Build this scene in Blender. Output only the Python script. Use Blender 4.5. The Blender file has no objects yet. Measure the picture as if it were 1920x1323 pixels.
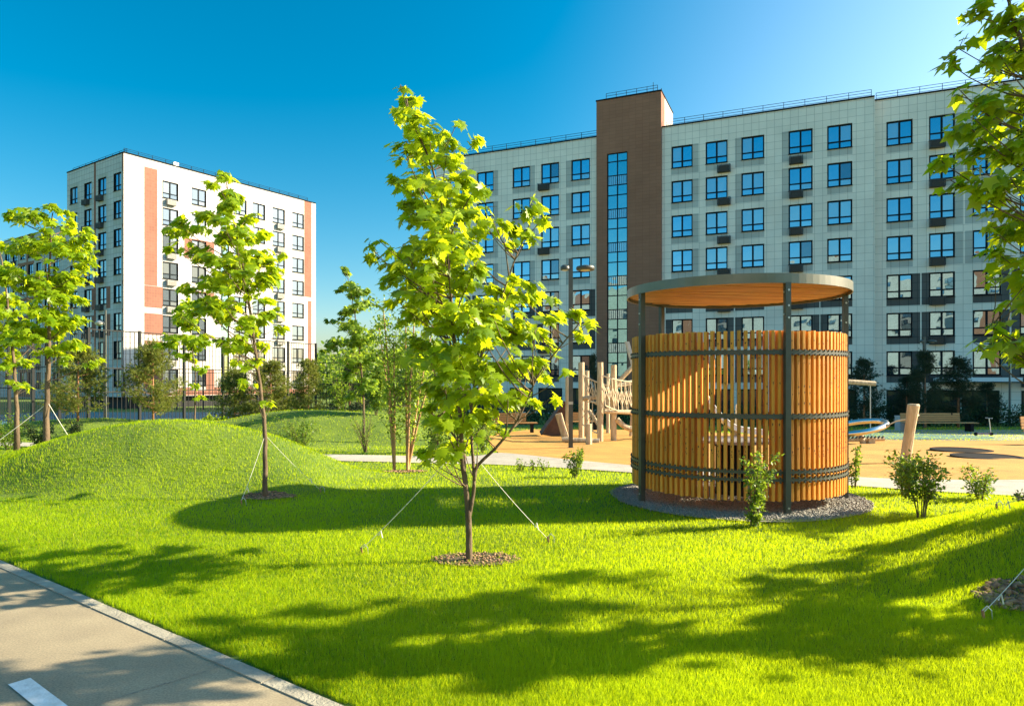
import bpy, math, random
import numpy as np
from mathutils import Vector, geometry
R = math.radians
S = bpy.context.scene
COL = S.collection
# ------------------------------------------------------------------ camera, sky, sun, exposure
F = 1280.0; CX = 960.0; HZ = 709.0; CAMZ = 1.6      # focal length, centre column, horizon row and eye height of the photograph
cd = bpy.data.cameras.new('camera'); cam = bpy.data.objects.new('camera', cd); COL.objects.link(cam)
cam.location = (0, 0, CAMZ); cam.rotation_euler = (R(90), 0, 0)
cd.sensor_width = 36; cd.lens = 36 * F / 1920; cd.shift_y = 47.5 / 1920; cd.clip_end = 3000; cd.clip_start = .05
S.camera = cam
SUN_EL = 26.5; SUN_AZ = (1.0, 0.15)
W = bpy.data.worlds.new("World"); S.world = W; W.use_nodes = True
wn = W.node_tree; bg = wn.nodes['Background']
sky = wn.nodes.new('ShaderNodeTexSky'); sky.sky_type = 'NISHITA'; sky.sun_disc = False
sky.sun_elevation = R(SUN_EL); sky.sun_rotation = math.atan2(SUN_AZ[0], SUN_AZ[1])
sky.air_density = 1.0; sky.dust_density = 1.1; sky.ozone_density = 2.0
hs = wn.nodes.new('ShaderNodeHueSaturation'); hs.inputs['Saturation'].default_value = 1.72; hs.inputs['Hue'].default_value = .480
wn.links.new(sky.outputs[0], hs.inputs['Color'])
# added direction gain: sky dimmed ahead left, boosted behind to light the shaded facade
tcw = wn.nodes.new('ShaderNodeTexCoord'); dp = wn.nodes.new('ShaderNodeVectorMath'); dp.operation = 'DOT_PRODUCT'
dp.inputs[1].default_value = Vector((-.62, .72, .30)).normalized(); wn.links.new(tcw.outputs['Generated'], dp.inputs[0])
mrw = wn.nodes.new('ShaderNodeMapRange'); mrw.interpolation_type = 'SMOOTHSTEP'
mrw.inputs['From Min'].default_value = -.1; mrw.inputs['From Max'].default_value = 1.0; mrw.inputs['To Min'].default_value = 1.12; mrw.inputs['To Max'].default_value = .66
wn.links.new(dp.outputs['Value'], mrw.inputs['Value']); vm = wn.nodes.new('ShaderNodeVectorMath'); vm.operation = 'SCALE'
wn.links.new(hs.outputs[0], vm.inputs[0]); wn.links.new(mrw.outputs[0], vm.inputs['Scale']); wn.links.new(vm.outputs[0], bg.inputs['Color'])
dp2 = wn.nodes.new('ShaderNodeVectorMath'); dp2.operation = 'DOT_PRODUCT'; dp2.inputs[1].default_value = Vector((.78, .60, .16)).normalized()
wn.links.new(tcw.outputs['Generated'], dp2.inputs[0]); mr2 = wn.nodes.new('ShaderNodeMapRange'); mr2.interpolation_type = 'SMOOTHSTEP'
mr2.inputs['From Min'].default_value = .62; mr2.inputs['From Max'].default_value = 1.0; mr2.inputs['To Min'].default_value = 1.60; mr2.inputs['To Max'].default_value = 1.12
wn.links.new(dp2.outputs['Value'], mr2.inputs['Value']); wn.links.new(mr2.outputs[0], hs.inputs['Saturation'])
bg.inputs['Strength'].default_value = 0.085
sl = bpy.data.lights.new('sun', 'SUN'); sl.energy = 5.0; sl.angle = R(.5); sl.color = (1, .86, .62)
sun = bpy.data.objects.new('sun', sl); COL.objects.link(sun)
sd = Vector((SUN_AZ[0] * math.cos(R(SUN_EL)), SUN_AZ[1] * math.cos(R(SUN_EL)), math.sin(R(SUN_EL)))).normalized()
sun.rotation_euler = sd.to_track_quat('Z', 'Y').to_euler(); sun.location = (30, 0, 40)
S.view_settings.view_transform = 'Standard'; S.view_settings.look = 'None'
S.view_settings.exposure = 1.78; S.view_settings.gamma = 1
S.render.engine = 'CYCLES'

# ------------------------------------------------------------------ terrain
def slope(Y):
    t = np.minimum(np.asarray(Y, float), 50.0) - 10.0
    return -.042 * (t + np.sqrt(t * t + 1)) / 2
MOUNDS = [(-5.75, 11.3, 3.9, 2.3, .96), (-6.9, 24.0, 7.4, 3.8, 1.08), (-3.7, 26.5, 2.7, 2.7, .8),
          (-16.0, 26.0, 6.5, 3.8, .75), (5.6, 5.7, 2.9, 2.2, .55), (-11.2, 12.0, 3.5, 2.5, .35)]
def G(X, Y):
    X = np.asarray(X, float); Y = np.asarray(Y, float)
    z = slope(Y)
    for (mx, my, rx, ry, h) in MOUNDS:
        d = np.sqrt(((X - mx) / rx) ** 2 + ((Y - my) / ry) ** 2) * (1 + .05 * np.sin(1.9 * X + 1.1 * Y) + .04 * np.sin(2.7 * Y - 1.3 * X))
        z = z + h * np.where(d < 1, (.5 + .5 * np.cos(np.pi * np.clip(d, 0, 1))) ** .72, 0)
    z = z + .018 * np.sin(X * 1.3 + .4 * Y) * np.sin(Y * .9 + .5) * np.clip((Y + X * .7 - 3.2) / 2, 0, 1)
    return z
def g(x, y): return float(G(x, y))
def at(px, py):                       # ground point seen at a pixel, mounds left aside
    k = (px - CX) / F; s = (py - HZ) / F
    lo, hi = 1.0, 300.0
    for _ in range(50):
        m = (lo + hi) / 2
        if CAMZ - s * m > float(slope(m)): lo = m
        else: hi = m
    return (k * lo, lo)
def pt(px, py, Y): return Vector(((px - CX) / F * Y, Y, CAMZ - (py - HZ) / F * Y))

# ------------------------------------------------------------------ materials
def newmat(name):
    m = bpy.data.materials.new(name); m.use_nodes = True
    return m, m.node_tree, m.node_tree.nodes['Principled BSDF']
def mat(name, c, rough=.7, metal=0, var=.0, scale=5.0, bump=0.0, bscale=None, c2=None, stretch=None, spec=None, detail=5, speck=0, objvar=0):
    m, t, p = newmat(name); N = t.nodes; L = t.links
    p.inputs['Roughness'].default_value = rough; p.inputs['Metallic'].default_value = metal
    if spec is not None: p.inputs['Specular IOR Level'].default_value = spec
    p.inputs['Base Color'].default_value = (*c, 1)
    if var or c2 or bump:
        tc = N.new('ShaderNodeTexCoord'); mp = N.new('ShaderNodeMapping')
        if stretch: mp.inputs['Scale'].default_value = stretch
        L.new(tc.outputs['Object'], mp.inputs[0])
        nz = N.new('ShaderNodeTexNoise'); nz.inputs['Scale'].default_value = scale; nz.inputs['Detail'].default_value = detail
        L.new(mp.outputs[0], nz.inputs['Vector'])
        cr = N.new('ShaderNodeValToRGB'); cr.color_ramp.elements[0].position = .33; cr.color_ramp.elements[1].position = .67
        a = c2 if c2 else tuple(x * (1 - var) for x in c)
        b = c if c2 else tuple(min(1, x * (1 + var)) for x in c)
        cr.color_ramp.elements[0].color = (*a, 1); cr.color_ramp.elements[1].color = (*b, 1)
        L.new(nz.outputs[0], cr.inputs[0]); last = cr.outputs[0]
        def mul(val_out, lo, hi, a0, a1, last):
            mr = N.new('ShaderNodeMapRange'); mr.inputs['From Min'].default_value = lo; mr.inputs['From Max'].default_value = hi
            mr.inputs['To Min'].default_value = a0; mr.inputs['To Max'].default_value = a1; L.new(val_out, mr.inputs['Value'])
            mx = N.new('ShaderNodeMix'); mx.data_type = 'RGBA'; mx.blend_type = 'MULTIPLY'; mx.inputs['Factor'].default_value = 1
            L.new(last, mx.inputs['A']); L.new(mr.outputs[0], mx.inputs['B']); return mx.outputs['Result']
        if speck:
            n3 = N.new('ShaderNodeTexNoise'); n3.inputs['Scale'].default_value = speck; n3.inputs['Detail'].default_value = 3; L.new(mp.outputs[0], n3.inputs['Vector'])
            last = mul(n3.outputs[0], .3, .7, .72, 1.22, last)
            n4 = N.new('ShaderNodeTexNoise'); n4.inputs['Scale'].default_value = .7; n4.inputs['Detail'].default_value = 8; L.new(mp.outputs[0], n4.inputs['Vector'])
            last = mul(n4.outputs[0], .3, .7, .84, 1.1, last)
        if objvar:
            oi = N.new('ShaderNodeObjectInfo'); last = mul(oi.outputs['Random'], 0, 1, 1 - objvar, 1 + objvar * .6, last)
        L.new(last, p.inputs['Base Color'])
        if bump:
            n2 = N.new('ShaderNodeTexNoise'); n2.inputs['Scale'].default_value = bscale or scale * 4; n2.inputs['Detail'].default_value = 6
            L.new(mp.outputs[0], n2.inputs['Vector'])
            b_ = N.new('ShaderNodeBump'); b_.inputs['Strength'].default_value = bump; b_.inputs['Distance'].default_value = .02
            L.new(n2.outputs[0], b_.inputs['Height']); L.new(b_.outputs[0], p.inputs['Normal'])
    return m
def tilemat(name, c, joint, bw, bh, mortar=.02, var=.06, offset=0.0, rough=.9):
    m, t, p = newmat(name); p.inputs['Specular IOR Level'].default_value = .12; N = t.nodes; L = t.links
    uv = N.new('ShaderNodeUVMap'); br = N.new('ShaderNodeTexBrick')
    br.offset = offset; br.squash = 1
    br.inputs['Scale'].default_value = 1; br.inputs['Brick Width'].default_value = bw; br.inputs['Row Height'].default_value = bh
    br.inputs['Mortar Size'].default_value = mortar; br.inputs['Mortar Smooth'].default_value = .1; br.inputs['Bias'].default_value = 0
    br.inputs['Color1'].default_value = (*[x * (1 - var) for x in c], 1); br.inputs['Color2'].default_value = (*[min(1, x * (1 + var)) for x in c], 1)
    br.inputs['Mortar'].default_value = (*joint, 1)
    L.new(uv.outputs[0], br.inputs[0])
    nz = N.new('ShaderNodeTexNoise'); nz.inputs['Scale'].default_value = .35; nz.inputs['Detail'].default_value = 6
    L.new(uv.outputs[0], nz.inputs['Vector'])
    mr = N.new('ShaderNodeMapRange'); mr.inputs['From Min'].default_value = .3; mr.inputs['From Max'].default_value = .7
    mr.inputs['To Min'].default_value = .88; mr.inputs['To Max'].default_value = 1.05
    L.new(nz.outputs[0], mr.inputs['Value'])
    mx = N.new('ShaderNodeMix'); mx.data_type = 'RGBA'; mx.blend_type = 'MULTIPLY'; mx.inputs['Factor'].default_value = 1
    L.new(br.outputs[0], mx.inputs['A']); L.new(mr.outputs[0], mx.inputs['B']); L.new(mx.outputs['Result'], p.inputs['Base Color'])
    p.inputs['Roughness'].default_value = rough
    b_ = N.new('ShaderNodeBump'); b_.inputs['Strength'].default_value = .4; b_.inputs['Distance'].default_value = .01; b_.invert = True
    L.new(br.outputs['Fac'], b_.inputs['Height']); L.new(b_.outputs[0], p.inputs['Normal'])
    return m
def glassmat(name, tint, base, refl=.6, wob=.5):
    m, t, p = newmat(name); N = t.nodes; L = t.links
    out = [n for n in N if n.type == 'OUTPUT_MATERIAL'][0]
    p.inputs['Base Color'].default_value = (*base, 1); p.inputs['Roughness'].default_value = .6
    gl = N.new('ShaderNodeBsdfGlossy'); gl.inputs['Color'].default_value = (*tint, 1); gl.inputs['Roughness'].default_value = .015
    mx = N.new('ShaderNodeMixShader'); mx.inputs[0].default_value = refl
    L.new(p.outputs[0], mx.inputs[1]); L.new(gl.outputs[0], mx.inputs[2]); L.new(mx.outputs[0], out.inputs[0])
    tc = N.new('ShaderNodeTexCoord'); nz = N.new('ShaderNodeTexNoise'); nz.inputs['Scale'].default_value = .9; nz.inputs['Detail'].default_value = 1
    L.new(tc.outputs['Object'], nz.inputs['Vector'])
    b_ = N.new('ShaderNodeBump'); b_.inputs['Strength'].default_value = wob; b_.inputs['Distance'].default_value = .012
    L.new(nz.outputs[0], b_.inputs['Height']); L.new(b_.outputs[0], gl.inputs['Normal'])
    return m
def leafmat(name, c0, c1, trans, tfac=.45, rough=.45):
    m, t, p = newmat(name); N = t.nodes; L = t.links
    out = [n for n in N if n.type == 'OUTPUT_MATERIAL'][0]
    a = N.new('ShaderNodeAttribute'); a.attribute_name = 'tint'
    cr = N.new('ShaderNodeValToRGB'); cr.color_ramp.elements[0].color = (*c0, 1); cr.color_ramp.elements[1].color = (*c1, 1)
    if name == 'grass_blades':
        cr.color_ramp.elements[1].position = .93; e_ = cr.color_ramp.elements.new(.97); e_.color = (.48, .42, .12, 1)
    L.new(a.outputs['Fac'], cr.inputs[0]); L.new(cr.outputs[0], p.inputs['Base Color'])
    p.inputs['Roughness'].default_value = rough; p.inputs['Specular IOR Level'].default_value = .15 if name == 'grass_blades' else .35
    tr = N.new('ShaderNodeBsdfTranslucent')
    mm = N.new('ShaderNodeMix'); mm.data_type = 'RGBA'; mm.blend_type = 'MULTIPLY'; mm.inputs['Factor'].default_value = 0.35
    mm.inputs['A'].default_value = (*trans, 1); L.new(cr.outputs[0], mm.inputs['B'])
    cr2 = N.new('ShaderNodeValToRGB'); cr2.color_ramp.elements[0].color = (*[x * .75 for x in trans], 1); cr2.color_ramp.elements[1].color = (*[min(1, x * 1.15) for x in trans], 1)
    L.new(a.outputs['Fac'], cr2.inputs[0]); L.new(cr2.outputs[0], tr.inputs[0])
    mx = N.new('ShaderNodeMixShader'); mx.inputs[0].default_value = tfac
    L.new(p.outputs[0], mx.inputs[1]); L.new(tr.outputs[0], mx.inputs[2]); L.new(mx.outputs[0], out.inputs[0])
    N.remove(mm)
    return m
M = {}
M['lawn'] = mat('lawn_soil', (.12, .18, .006), .95, var=.0, c2=(.06, .11, .005), scale=1.3, bump=.6, bscale=40)
M['grass'] = leafmat('grass_blades', (.055, .145, .002), (.25, .345, .004), (.70, .85, .008), .50, .6)
M['maple'] = leafmat('maple_leaf', (.08, .17, .006), (.25, .34, .010), (.68, .80, .012), .5, .38)
M['maple2'] = leafmat('maple_leaf_olive', (.08, .13, .010), (.21, .27, .018), (.66, .70, .02), .5, .38)
M['green'] = leafmat('mid_green_leaf', (.06, .13, .01), (.20, .28, .03), (.45, .62, .04), .45, .4)
M['shrubleaf'] = leafmat('shrub_leaf', (.04, .09, .012), (.13, .22, .02), (.36, .50, .03), .4, .45)
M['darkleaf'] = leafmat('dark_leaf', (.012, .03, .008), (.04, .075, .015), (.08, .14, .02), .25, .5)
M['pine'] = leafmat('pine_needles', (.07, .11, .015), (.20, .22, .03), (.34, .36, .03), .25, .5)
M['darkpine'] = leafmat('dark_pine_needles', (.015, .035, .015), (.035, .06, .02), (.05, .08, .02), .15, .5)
M['bark'] = mat('bark', (.15, .105, .06), .9, c2=(.07, .045, .025), scale=9, bump=.8, bscale=30, stretch=(1, 1, .35))
M['pinebark'] = mat('pine_bark', (.42, .20, .09), .9, c2=(.22, .11, .06), scale=12, bump=.6, bscale=30)
M['orangebark'] = mat('orange_bark', (.50, .28, .11), .8, c2=(.26, .14, .07), scale=8, bump=.4, bscale=30, stretch=(1, 1, .3))
M['asphalt'] = mat('asphalt', (.33, .27, .17), .92, c2=(.27, .22, .14), scale=3.5, bump=.35, bscale=420, detail=10, speck=90)
M['kerb'] = mat('kerb_concrete', (.36, .33, .25), .9, c2=(.24, .22, .17), scale=7, bump=.5, bscale=60)
M['path'] = mat('path_concrete', (.42, .38, .31), .9, c2=(.33, .30, .24), scale=3, bump=.3, bscale=90, speck=50)
M['paint'] = mat('road_paint', (.78, .78, .74), .7, c2=(.6, .59, .54), scale=14, bump=.3, bscale=90)
M['rubber'] = mat('orange_rubber', (.52, .26, .04), .92, c2=(.44, .21, .033), scale=2.2, bump=.4, bscale=110, detail=9, speck=45)
M['teal_rubber'] = mat('teal_rubber', (.05, .14, .13), .9, var=.15, scale=5, bump=.3, bscale=110)
M['grey_rubber'] = mat('grey_rubber', (.22, .22, .21), .9, var=.12, scale=5, bump=.3, bscale=110)
M['court'] = mat('court_surface', (.03, .13, .15), .8, var=.12, scale=.4)
M['gravel'] = mat('gravel', (.36, .34, .28), .95, c2=(.15, .14, .12), scale=60, bump=1, bscale=90)
M['soil'] = mat('soil', (.12, .085, .05), .95, c2=(.05, .035, .022), scale=14, bump=1, bscale=40)
M['chip'] = mat('wood_chip', (.36, .22, .12), .9, c2=(.13, .065, .03), scale=11)
M['wood'] = mat('larch_slat', (.78, .36, .05), .55, c2=(.54, .20, .025), scale=3.0, stretch=(6, 6, .5), bump=.25, bscale=14, spec=.3, objvar=.28)
M['woodroof'] = mat('larch_board', (.74, .36, .07), .6, c2=(.38, .13, .022), scale=3.0, stretch=(.6, 7, 7), bump=.25, bscale=14)
M['knot'] = mat('wood_knot', (.12, .035, .01), .7)
M['steel'] = mat('painted_steel', (.055, .06, .05), .42, var=.12, scale=8, spec=.5)
M['fascia'] = mat('fascia_steel', (.15, .15, .12), .38, metal=.35, var=.1, scale=3)
M['chrome'] = mat('polished_steel', (.62, .62, .60), .28, metal=1)
M['galv'] = mat('galvanised_steel', (.45, .46, .44), .4, metal=.7)
M['black'] = mat('black_paint', (.015, .015, .015), .8, spec=.1)
M['log'] = mat('robinia_log', (.60, .46, .28), .75, c2=(.40, .28, .155), scale=5, stretch=(3, 3, .6), bump=.7, bscale=20)
M['brownboard'] = mat('brown_board', (.10, .045, .025), .7, var=.25, scale=6)
M['benchwood'] = mat('bench_wood', (.50, .27, .09), .6, c2=(.36, .18, .055), scale=5, stretch=(.5, 6, 6))
M['rope'] = mat('pale_rope', (.62, .60, .52), .8, var=.1, scale=30)
M['netrope'] = mat('net_rope', (.60, .50, .34), .85, var=.15, scale=30)
M['concrete'] = mat('concrete', (.42, .42, .40), .85, var=.1, scale=5)
M['tile'] = tilemat('grey_cladding', (.76, .67, .565), (.41, .36, .30), .6, .6, .013, .03)
M['white_tile'] = tilemat('white_cladding', (.50, .48, .45), (.30, .27, .25), .6, .6, .024, .04)
M['grey'] = tilemat('mid_grey_panel', (.44, .42, .37), (.28, .27, .24), .6, .6, .02, .06)
M['dgrey'] = tilemat('dark_grey_panel', (.105, .095, .085), (.06, .055, .05), .6, .6, .02, .08)
M['palegrey'] = tilemat('pale_grey_panel', (.44, .42, .37), (.3, .29, .26), .6, .6, .02, .06)
M['terra'] = tilemat('terracotta_panel', (.235, .112, .082), (.36, .15, .085), .3, .3, .012, .07)
M['brown'] = tilemat('brown_panel', (.30, .135, .082), (.24, .105, .065), .6, .3, .014, .05, .0)
M['frame'] = mat('window_frame', (.012, .015, .017), .85, spec=.08)
M['fence'] = mat('fence_paint', (.02, .021, .02), .7, spec=.2)
M['glass'] = glassmat('window_glass', (.27, .43, .52), (.012, .03, .045), .72)
M['glass2'] = glassmat('window_glass_blind', (.30, .44, .50), (.30, .32, .30), .60)
M['glass3'] = glassmat('window_glass_dark', (.30, .42, .50), (.01, .015, .02), .35)
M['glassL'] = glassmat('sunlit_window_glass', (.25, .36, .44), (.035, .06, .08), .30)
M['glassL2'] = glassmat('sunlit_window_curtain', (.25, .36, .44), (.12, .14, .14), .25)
M['glass4'] = glassmat('stair_glass', (.22, .42, .46), (.02, .05, .06), .68)
M['shopglass'] = glassmat('ground_floor_glass', (.16, .18, .18), (.006, .007, .007), .25)
M['basket'] = mat('basket_metal', (.05, .047, .043), .6, metal=.2)
M['basketlight'] = mat('basket_metal_light', (.30, .29, .26), .6, metal=.2)
M['roofing'] = mat('roofing', (.10, .10, .10), .9)
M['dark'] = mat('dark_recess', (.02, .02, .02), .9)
M['canopy'] = mat('canopy_metal', (.62, .64, .64), .4)
M['lamp_lens'] = mat('lamp_lens', (.75, .70, .55), .3)

# ------------------------------------------------------------------ mesh helpers
class MB:
    def __init__(s): s.v = []; s.f = []; s.m = []
    def add(s, vs, fs, m=0):
        n = len(s.v); s.v += [tuple(v) for v in vs]; s.f += [tuple(n + i for i in f) for f in fs]; s.m += [m] * len(fs); return s
    def quad(s, a, b, c, d, m=0): return s.add([a, b, c, d], [(0, 1, 2, 3)], m)
    def box(s, x0, x1, y0, y1, z0, z1, m=0):
        v = [(x0, y0, z0), (x1, y0, z0), (x1, y1, z0), (x0, y1, z0), (x0, y0, z1), (x1, y0, z1), (x1, y1, z1), (x0, y1, z1)]
        return s.add(v, [(0, 3, 2, 1), (4, 5, 6, 7), (0, 1, 5, 4), (1, 2, 6, 5), (2, 3, 7, 6), (3, 0, 4, 7)], m)
    def obox(s, c, ax, ay, az, m=0):
        c = Vector(c); ax = Vector(ax); ay = Vector(ay); az = Vector(az)
        v = [c + i * ax + j * ay + k * az for k in (-1, 1) for (i, j) in ((-1, -1), (1, -1), (1, 1), (-1, 1))]
        return s.add(v, [(0, 3, 2, 1), (4, 5, 6, 7), (0, 1, 5, 4), (1, 2, 6, 5), (2, 3, 7, 6), (3, 0, 4, 7)], m)
    def tube(s, P, Rr, n=6, m=0, cap=True):
        P = [Vector(p) for p in P]
        if not hasattr(Rr, '__len__'): Rr = [Rr] * len(P)
        b = len(s.v); up = None
        for i, p in enumerate(P):
            d = (P[min(i + 1, len(P) - 1)] - P[max(i - 1, 0)])
            d = d.normalized() if d.length > 1e-9 else Vector((0, 0, 1))
            if up is None: up = Vector((1, 0, 0)) if abs(d.x) < .8 else Vector((0, 1, 0))
            a = (up - d * up.dot(d)).normalized(); up = a; c = d.cross(a)
            for k in range(n):
                t = 2 * math.pi * k / n
                s.v.append(tuple(p + (a * math.cos(t) + c * math.sin(t)) * Rr[i]))
        for i in range(len(P) - 1):
            for k in range(n):
                k2 = (k + 1) % n
                s.f.append((b + i * n + k, b + i * n + k2, b + (i + 1) * n + k2, b + (i + 1) * n + k)); s.m.append(m)
        if cap:
            s.f.append(tuple(b + k for k in range(n))[::-1]); s.m.append(m)
            e = b + (len(P) - 1) * n; s.f.append(tuple(e + k for k in range(n))); s.m.append(m)
        return s
    def build(s, name, mats, parent=None, loc=(0, 0, 0), rz=0, smooth=False, uv=False):
        me = s.mesh(name, mats, smooth, uv)
        return link(name, me, parent, loc, rz)
    def mesh(s, name, mats, smooth=False, uv=False):
        me = bpy.data.meshes.new(name); me.from_pydata(s.v, [], s.f)
        if not isinstance(mats, (list, tuple)): mats = [mats]
        for m in mats: me.materials.append(m)
        me.polygons.foreach_set('material_index', s.m)
        if smooth: me.polygons.foreach_set('use_smooth', [True] * len(s.f))
        if uv:
            me.update(); ul = me.uv_layers.new(name='UVMap')
            for p in me.polygons:
                n = p.normal; ax = max(range(3), key=lambda i: abs(n[i]))
                for li in p.loop_indices:
                    c = me.vertices[me.loops[li].vertex_index].co
                    ul.data[li].uv = (c.y, c.z) if ax == 0 else ((c.x, c.z) if ax == 1 else (c.x, c.y))
        me.update(); return me
def link(name, data, parent=None, loc=(0, 0, 0), rz=0):
    o = bpy.data.objects.new(name, data); COL.objects.link(o); o.location = loc; o.rotation_euler = (0, 0, rz)
    if parent: o.parent = parent
    return o
def tag(o, label=None, cat=None, group=None, kind=None):
    if label: o['label'] = label
    if cat: o['category'] = cat
    if group: o['group'] = group
    if kind: o['kind'] = kind
    return o
def thing(name, label, cat, loc=(0, 0, 0), rz=0, group=None):
    return tag(link(name, None, None, loc, rz), label, cat, group)
def copy_tree(o, parent=None):
    c = o.copy(); COL.objects.link(c); c.parent = parent
    for ch in list(o.children): copy_tree(ch, c)
    return c
def npmesh(name, V, Fc, nv, mat_, tint=None, smooth=False):       # V (n,3); Fc (m,nv) indices
    me = bpy.data.meshes.new(name); V = np.ascontiguousarray(V, np.float32); Fc = np.ascontiguousarray(Fc, np.int32)
    me.vertices.add(len(V)); me.vertices.foreach_set('co', V.ravel())
    me.loops.add(Fc.size); me.loops.foreach_set('vertex_index', Fc.ravel())
    me.polygons.add(len(Fc)); me.polygons.foreach_set('loop_start', np.arange(0, Fc.size, nv, dtype=np.int32))
    me.polygons.foreach_set('loop_total', np.full(len(Fc), nv, np.int32))
    if tint is not None:
        a = me.attributes.new('tint', 'FLOAT', 'POINT'); a.data.foreach_set('value', np.ascontiguousarray(tint, np.float32))
    if smooth: me.polygons.foreach_set('use_smooth', [True] * len(Fc))
    me.materials.append(mat_); me.update(); me.validate(); return me

# ------------------------------------------------------------------ ground
def graded(lo, hi, a, b, fine, grow=1.22):
    xs = list(np.arange(a, b + 1e-6, fine)); st = fine; x = xs[-1]
    while x < hi: st *= grow; x += st; xs.append(min(x, hi))
    st = fine; x = xs[0]; left = []
    while x > lo: st *= grow; x -= st; left.append(max(x, lo))
    return np.array(left[::-1] + xs)
gx = graded(-900, 900, -24, 10, .2); gy = graded(-300, 1500, 1.5, 34, .2)
XX, YY = np.meshgrid(gx, gy)
KA = Vector((-4.5, 6.0)); KB = Vector((-.83, 3.335)); KD = (KB - KA).normalized(); KN = Vector((-KD.y, KD.x))   # kerb line; KN points onto the lawn
if KN.y < 0: KN = -KN
ZZ = G(XX, YY)
sdist = (XX - KA.x) * KN.x + (YY - KA.y) * KN.y
ZZ = np.where(sdist < -.02, -.05, ZZ)
V = np.stack([XX.ravel(), YY.ravel(), ZZ.ravel()], 1); nx_, ny_ = len(gx), len(gy)
ii = (np.arange(ny_ - 1)[:, None] * nx_ + np.arange(nx_ - 1)[None, :]).ravel()
Fq = np.stack([ii, ii + 1, ii + 1 + nx_, ii + nx_], 1)
tag(link('lawn_ground', npmesh('lawn_ground', V, Fq, 4, M['lawn'], smooth=True)), kind='structure')

def sheet(name, poly, m, off=.012, step=.5, jitter=0):
    P = [Vector(p) for p in poly]; B = []
    for i in range(len(P)):
        a, b = P[i], P[(i + 1) % len(P)]; n = max(1, int((b - a).length / step))
        for k in range(n): B.append(a.lerp(b, k / n))
    xs = [p.x for p in P]; ys = [p.y for p in P]; pts = list(B)
    A = np.array([(p.x, p.y) for p in B])
    X, Y = np.meshgrid(np.arange(min(xs), max(xs), step), np.arange(min(ys), max(ys), step))
    ins = inpoly(X.ravel(), Y.ravel(), A)
    for x, y in zip(X.ravel()[ins], Y.ravel()[ins]): pts.append(Vector((x, y)))
    nb = len(B)
    r = geometry.delaunay_2d_cdt(pts, [(i, (i + 1) % nb) for i in range(nb)], [list(range(nb))], 1, 1e-4)
    vs = [(v.x, v.y, g(v.x, v.y) + off) for v in r[0]]
    fs = []
    for f in r[2]:
        if len(f) < 3: continue
        ar = sum(r[0][f[i]].x * r[0][f[(i + 1) % len(f)]].y - r[0][f[(i + 1) % len(f)]].x * r[0][f[i]].y for i in range(len(f)))
        fs.append(tuple(f) if ar > 0 else tuple(f[::-1]))
    me = bpy.data.meshes.new(name); me.from_pydata(vs, [], fs); me.materials.append(m)
    me.polygons.foreach_set('use_smooth', [True] * len(fs)); me.update()
    return link(name, me)
def inpoly(x, y, A):
    r = np.zeros(len(x), bool); n = len(A); j = n - 1
    for i in range(n):
        xi, yi = A[i]; xj, yj = A[j]
        c = ((yi > y) != (yj > y)); d = (yj - yi) if yj != yi else 1e-9
        r ^= c & (x < (xj - xi) * (y - yi) / d + xi); j = i
    return r
def crom(P, n=8):
    P = [Vector(p) for p in P]; o = []
    for i in range(len(P) - 1):
        p0 = P[max(i - 1, 0)]; p1 = P[i]; p2 = P[i + 1]; p3 = P[min(i + 2, len(P) - 1)]
        for k in range(n):
            t = k / n
            o.append(.5 * ((2 * p1) + (p2 - p0) * t + (2 * p0 - 5 * p1 + 4 * p2 - p3) * t * t + (3 * p1 - p0 - 3 * p2 + p3) * t ** 3))
    o.append(P[-1]); return o
# asphalt, kerb, line
def kl(s, d): return KA + KD * s + KN * d
asph = [kl(-9, -.087), kl(14, -.087), kl(14, -6), kl(-9, -6)]
mb = MB(); mb.quad(*[(p.x, p.y, 0) for p in (asph[3], asph[2], asph[1], asph[0])])
tag(mb.build('asphalt_road', M['asphalt']), kind='structure')
mb = MB(); s_ = -9.0; rnd = random.Random(3)
while s_ < 14:
    a, b = kl(s_ + .006, -.085), kl(s_ + .994, -.085); c, d = kl(s_ + .994, 0), kl(s_ + .006, 0); h = .007 + rnd.uniform(-.002, .002)
    v = [(a.x, a.y, -.04), (b.x, b.y, -.04), (c.x, c.y, -.04), (d.x, d.y, -.04), (a.x, a.y, h), (b.x, b.y, h), (c.x, c.y, h), (d.x, d.y, h)]
    mb.add(v, [(0, 3, 2, 1), (4, 5, 6, 7), (0, 1, 5, 4), (1, 2, 6, 5), (2, 3, 7, 6), (3, 0, 4, 7)]); s_ += 1
tag(mb.build('kerb', M['kerb']), kind='structure')
mb = MB(); ca_, cb_ = Vector(at(150, 1330)), Vector(at(470, 1232)); rnd = random.Random(9); prev = None
for i in range(25):
    q = ca_.lerp(cb_, i / 24) + Vector((rnd.uniform(-.008, .008), rnd.uniform(-.008, .008))); w_ = rnd.uniform(.002, .005)
    cur = ((q.x, q.y - w_, .003), (q.x, q.y + w_, .003))
    if prev: mb.quad(prev[0], cur[0], cur[1], prev[1])
    prev = cur
tag(mb.build('asphalt_seam', M['gravel']), kind='structure')
l0, l1 = at(36, 1278), at(122, 1345); ld = (Vector(l1) - Vector(l0)).normalized(); ln = Vector((-ld.y, ld.x)) * .05
a = Vector(l0) - ln; b = Vector(l0) + ld * 2 - ln; c = Vector(l0) + ld * 2 + ln; d = Vector(l0) + ln
mb = MB(); mb.quad(*[(p.x, p.y, .005) for p in (a, b, c, d)]); tag(mb.build('road_marking', M['paint']), kind='structure')
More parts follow.
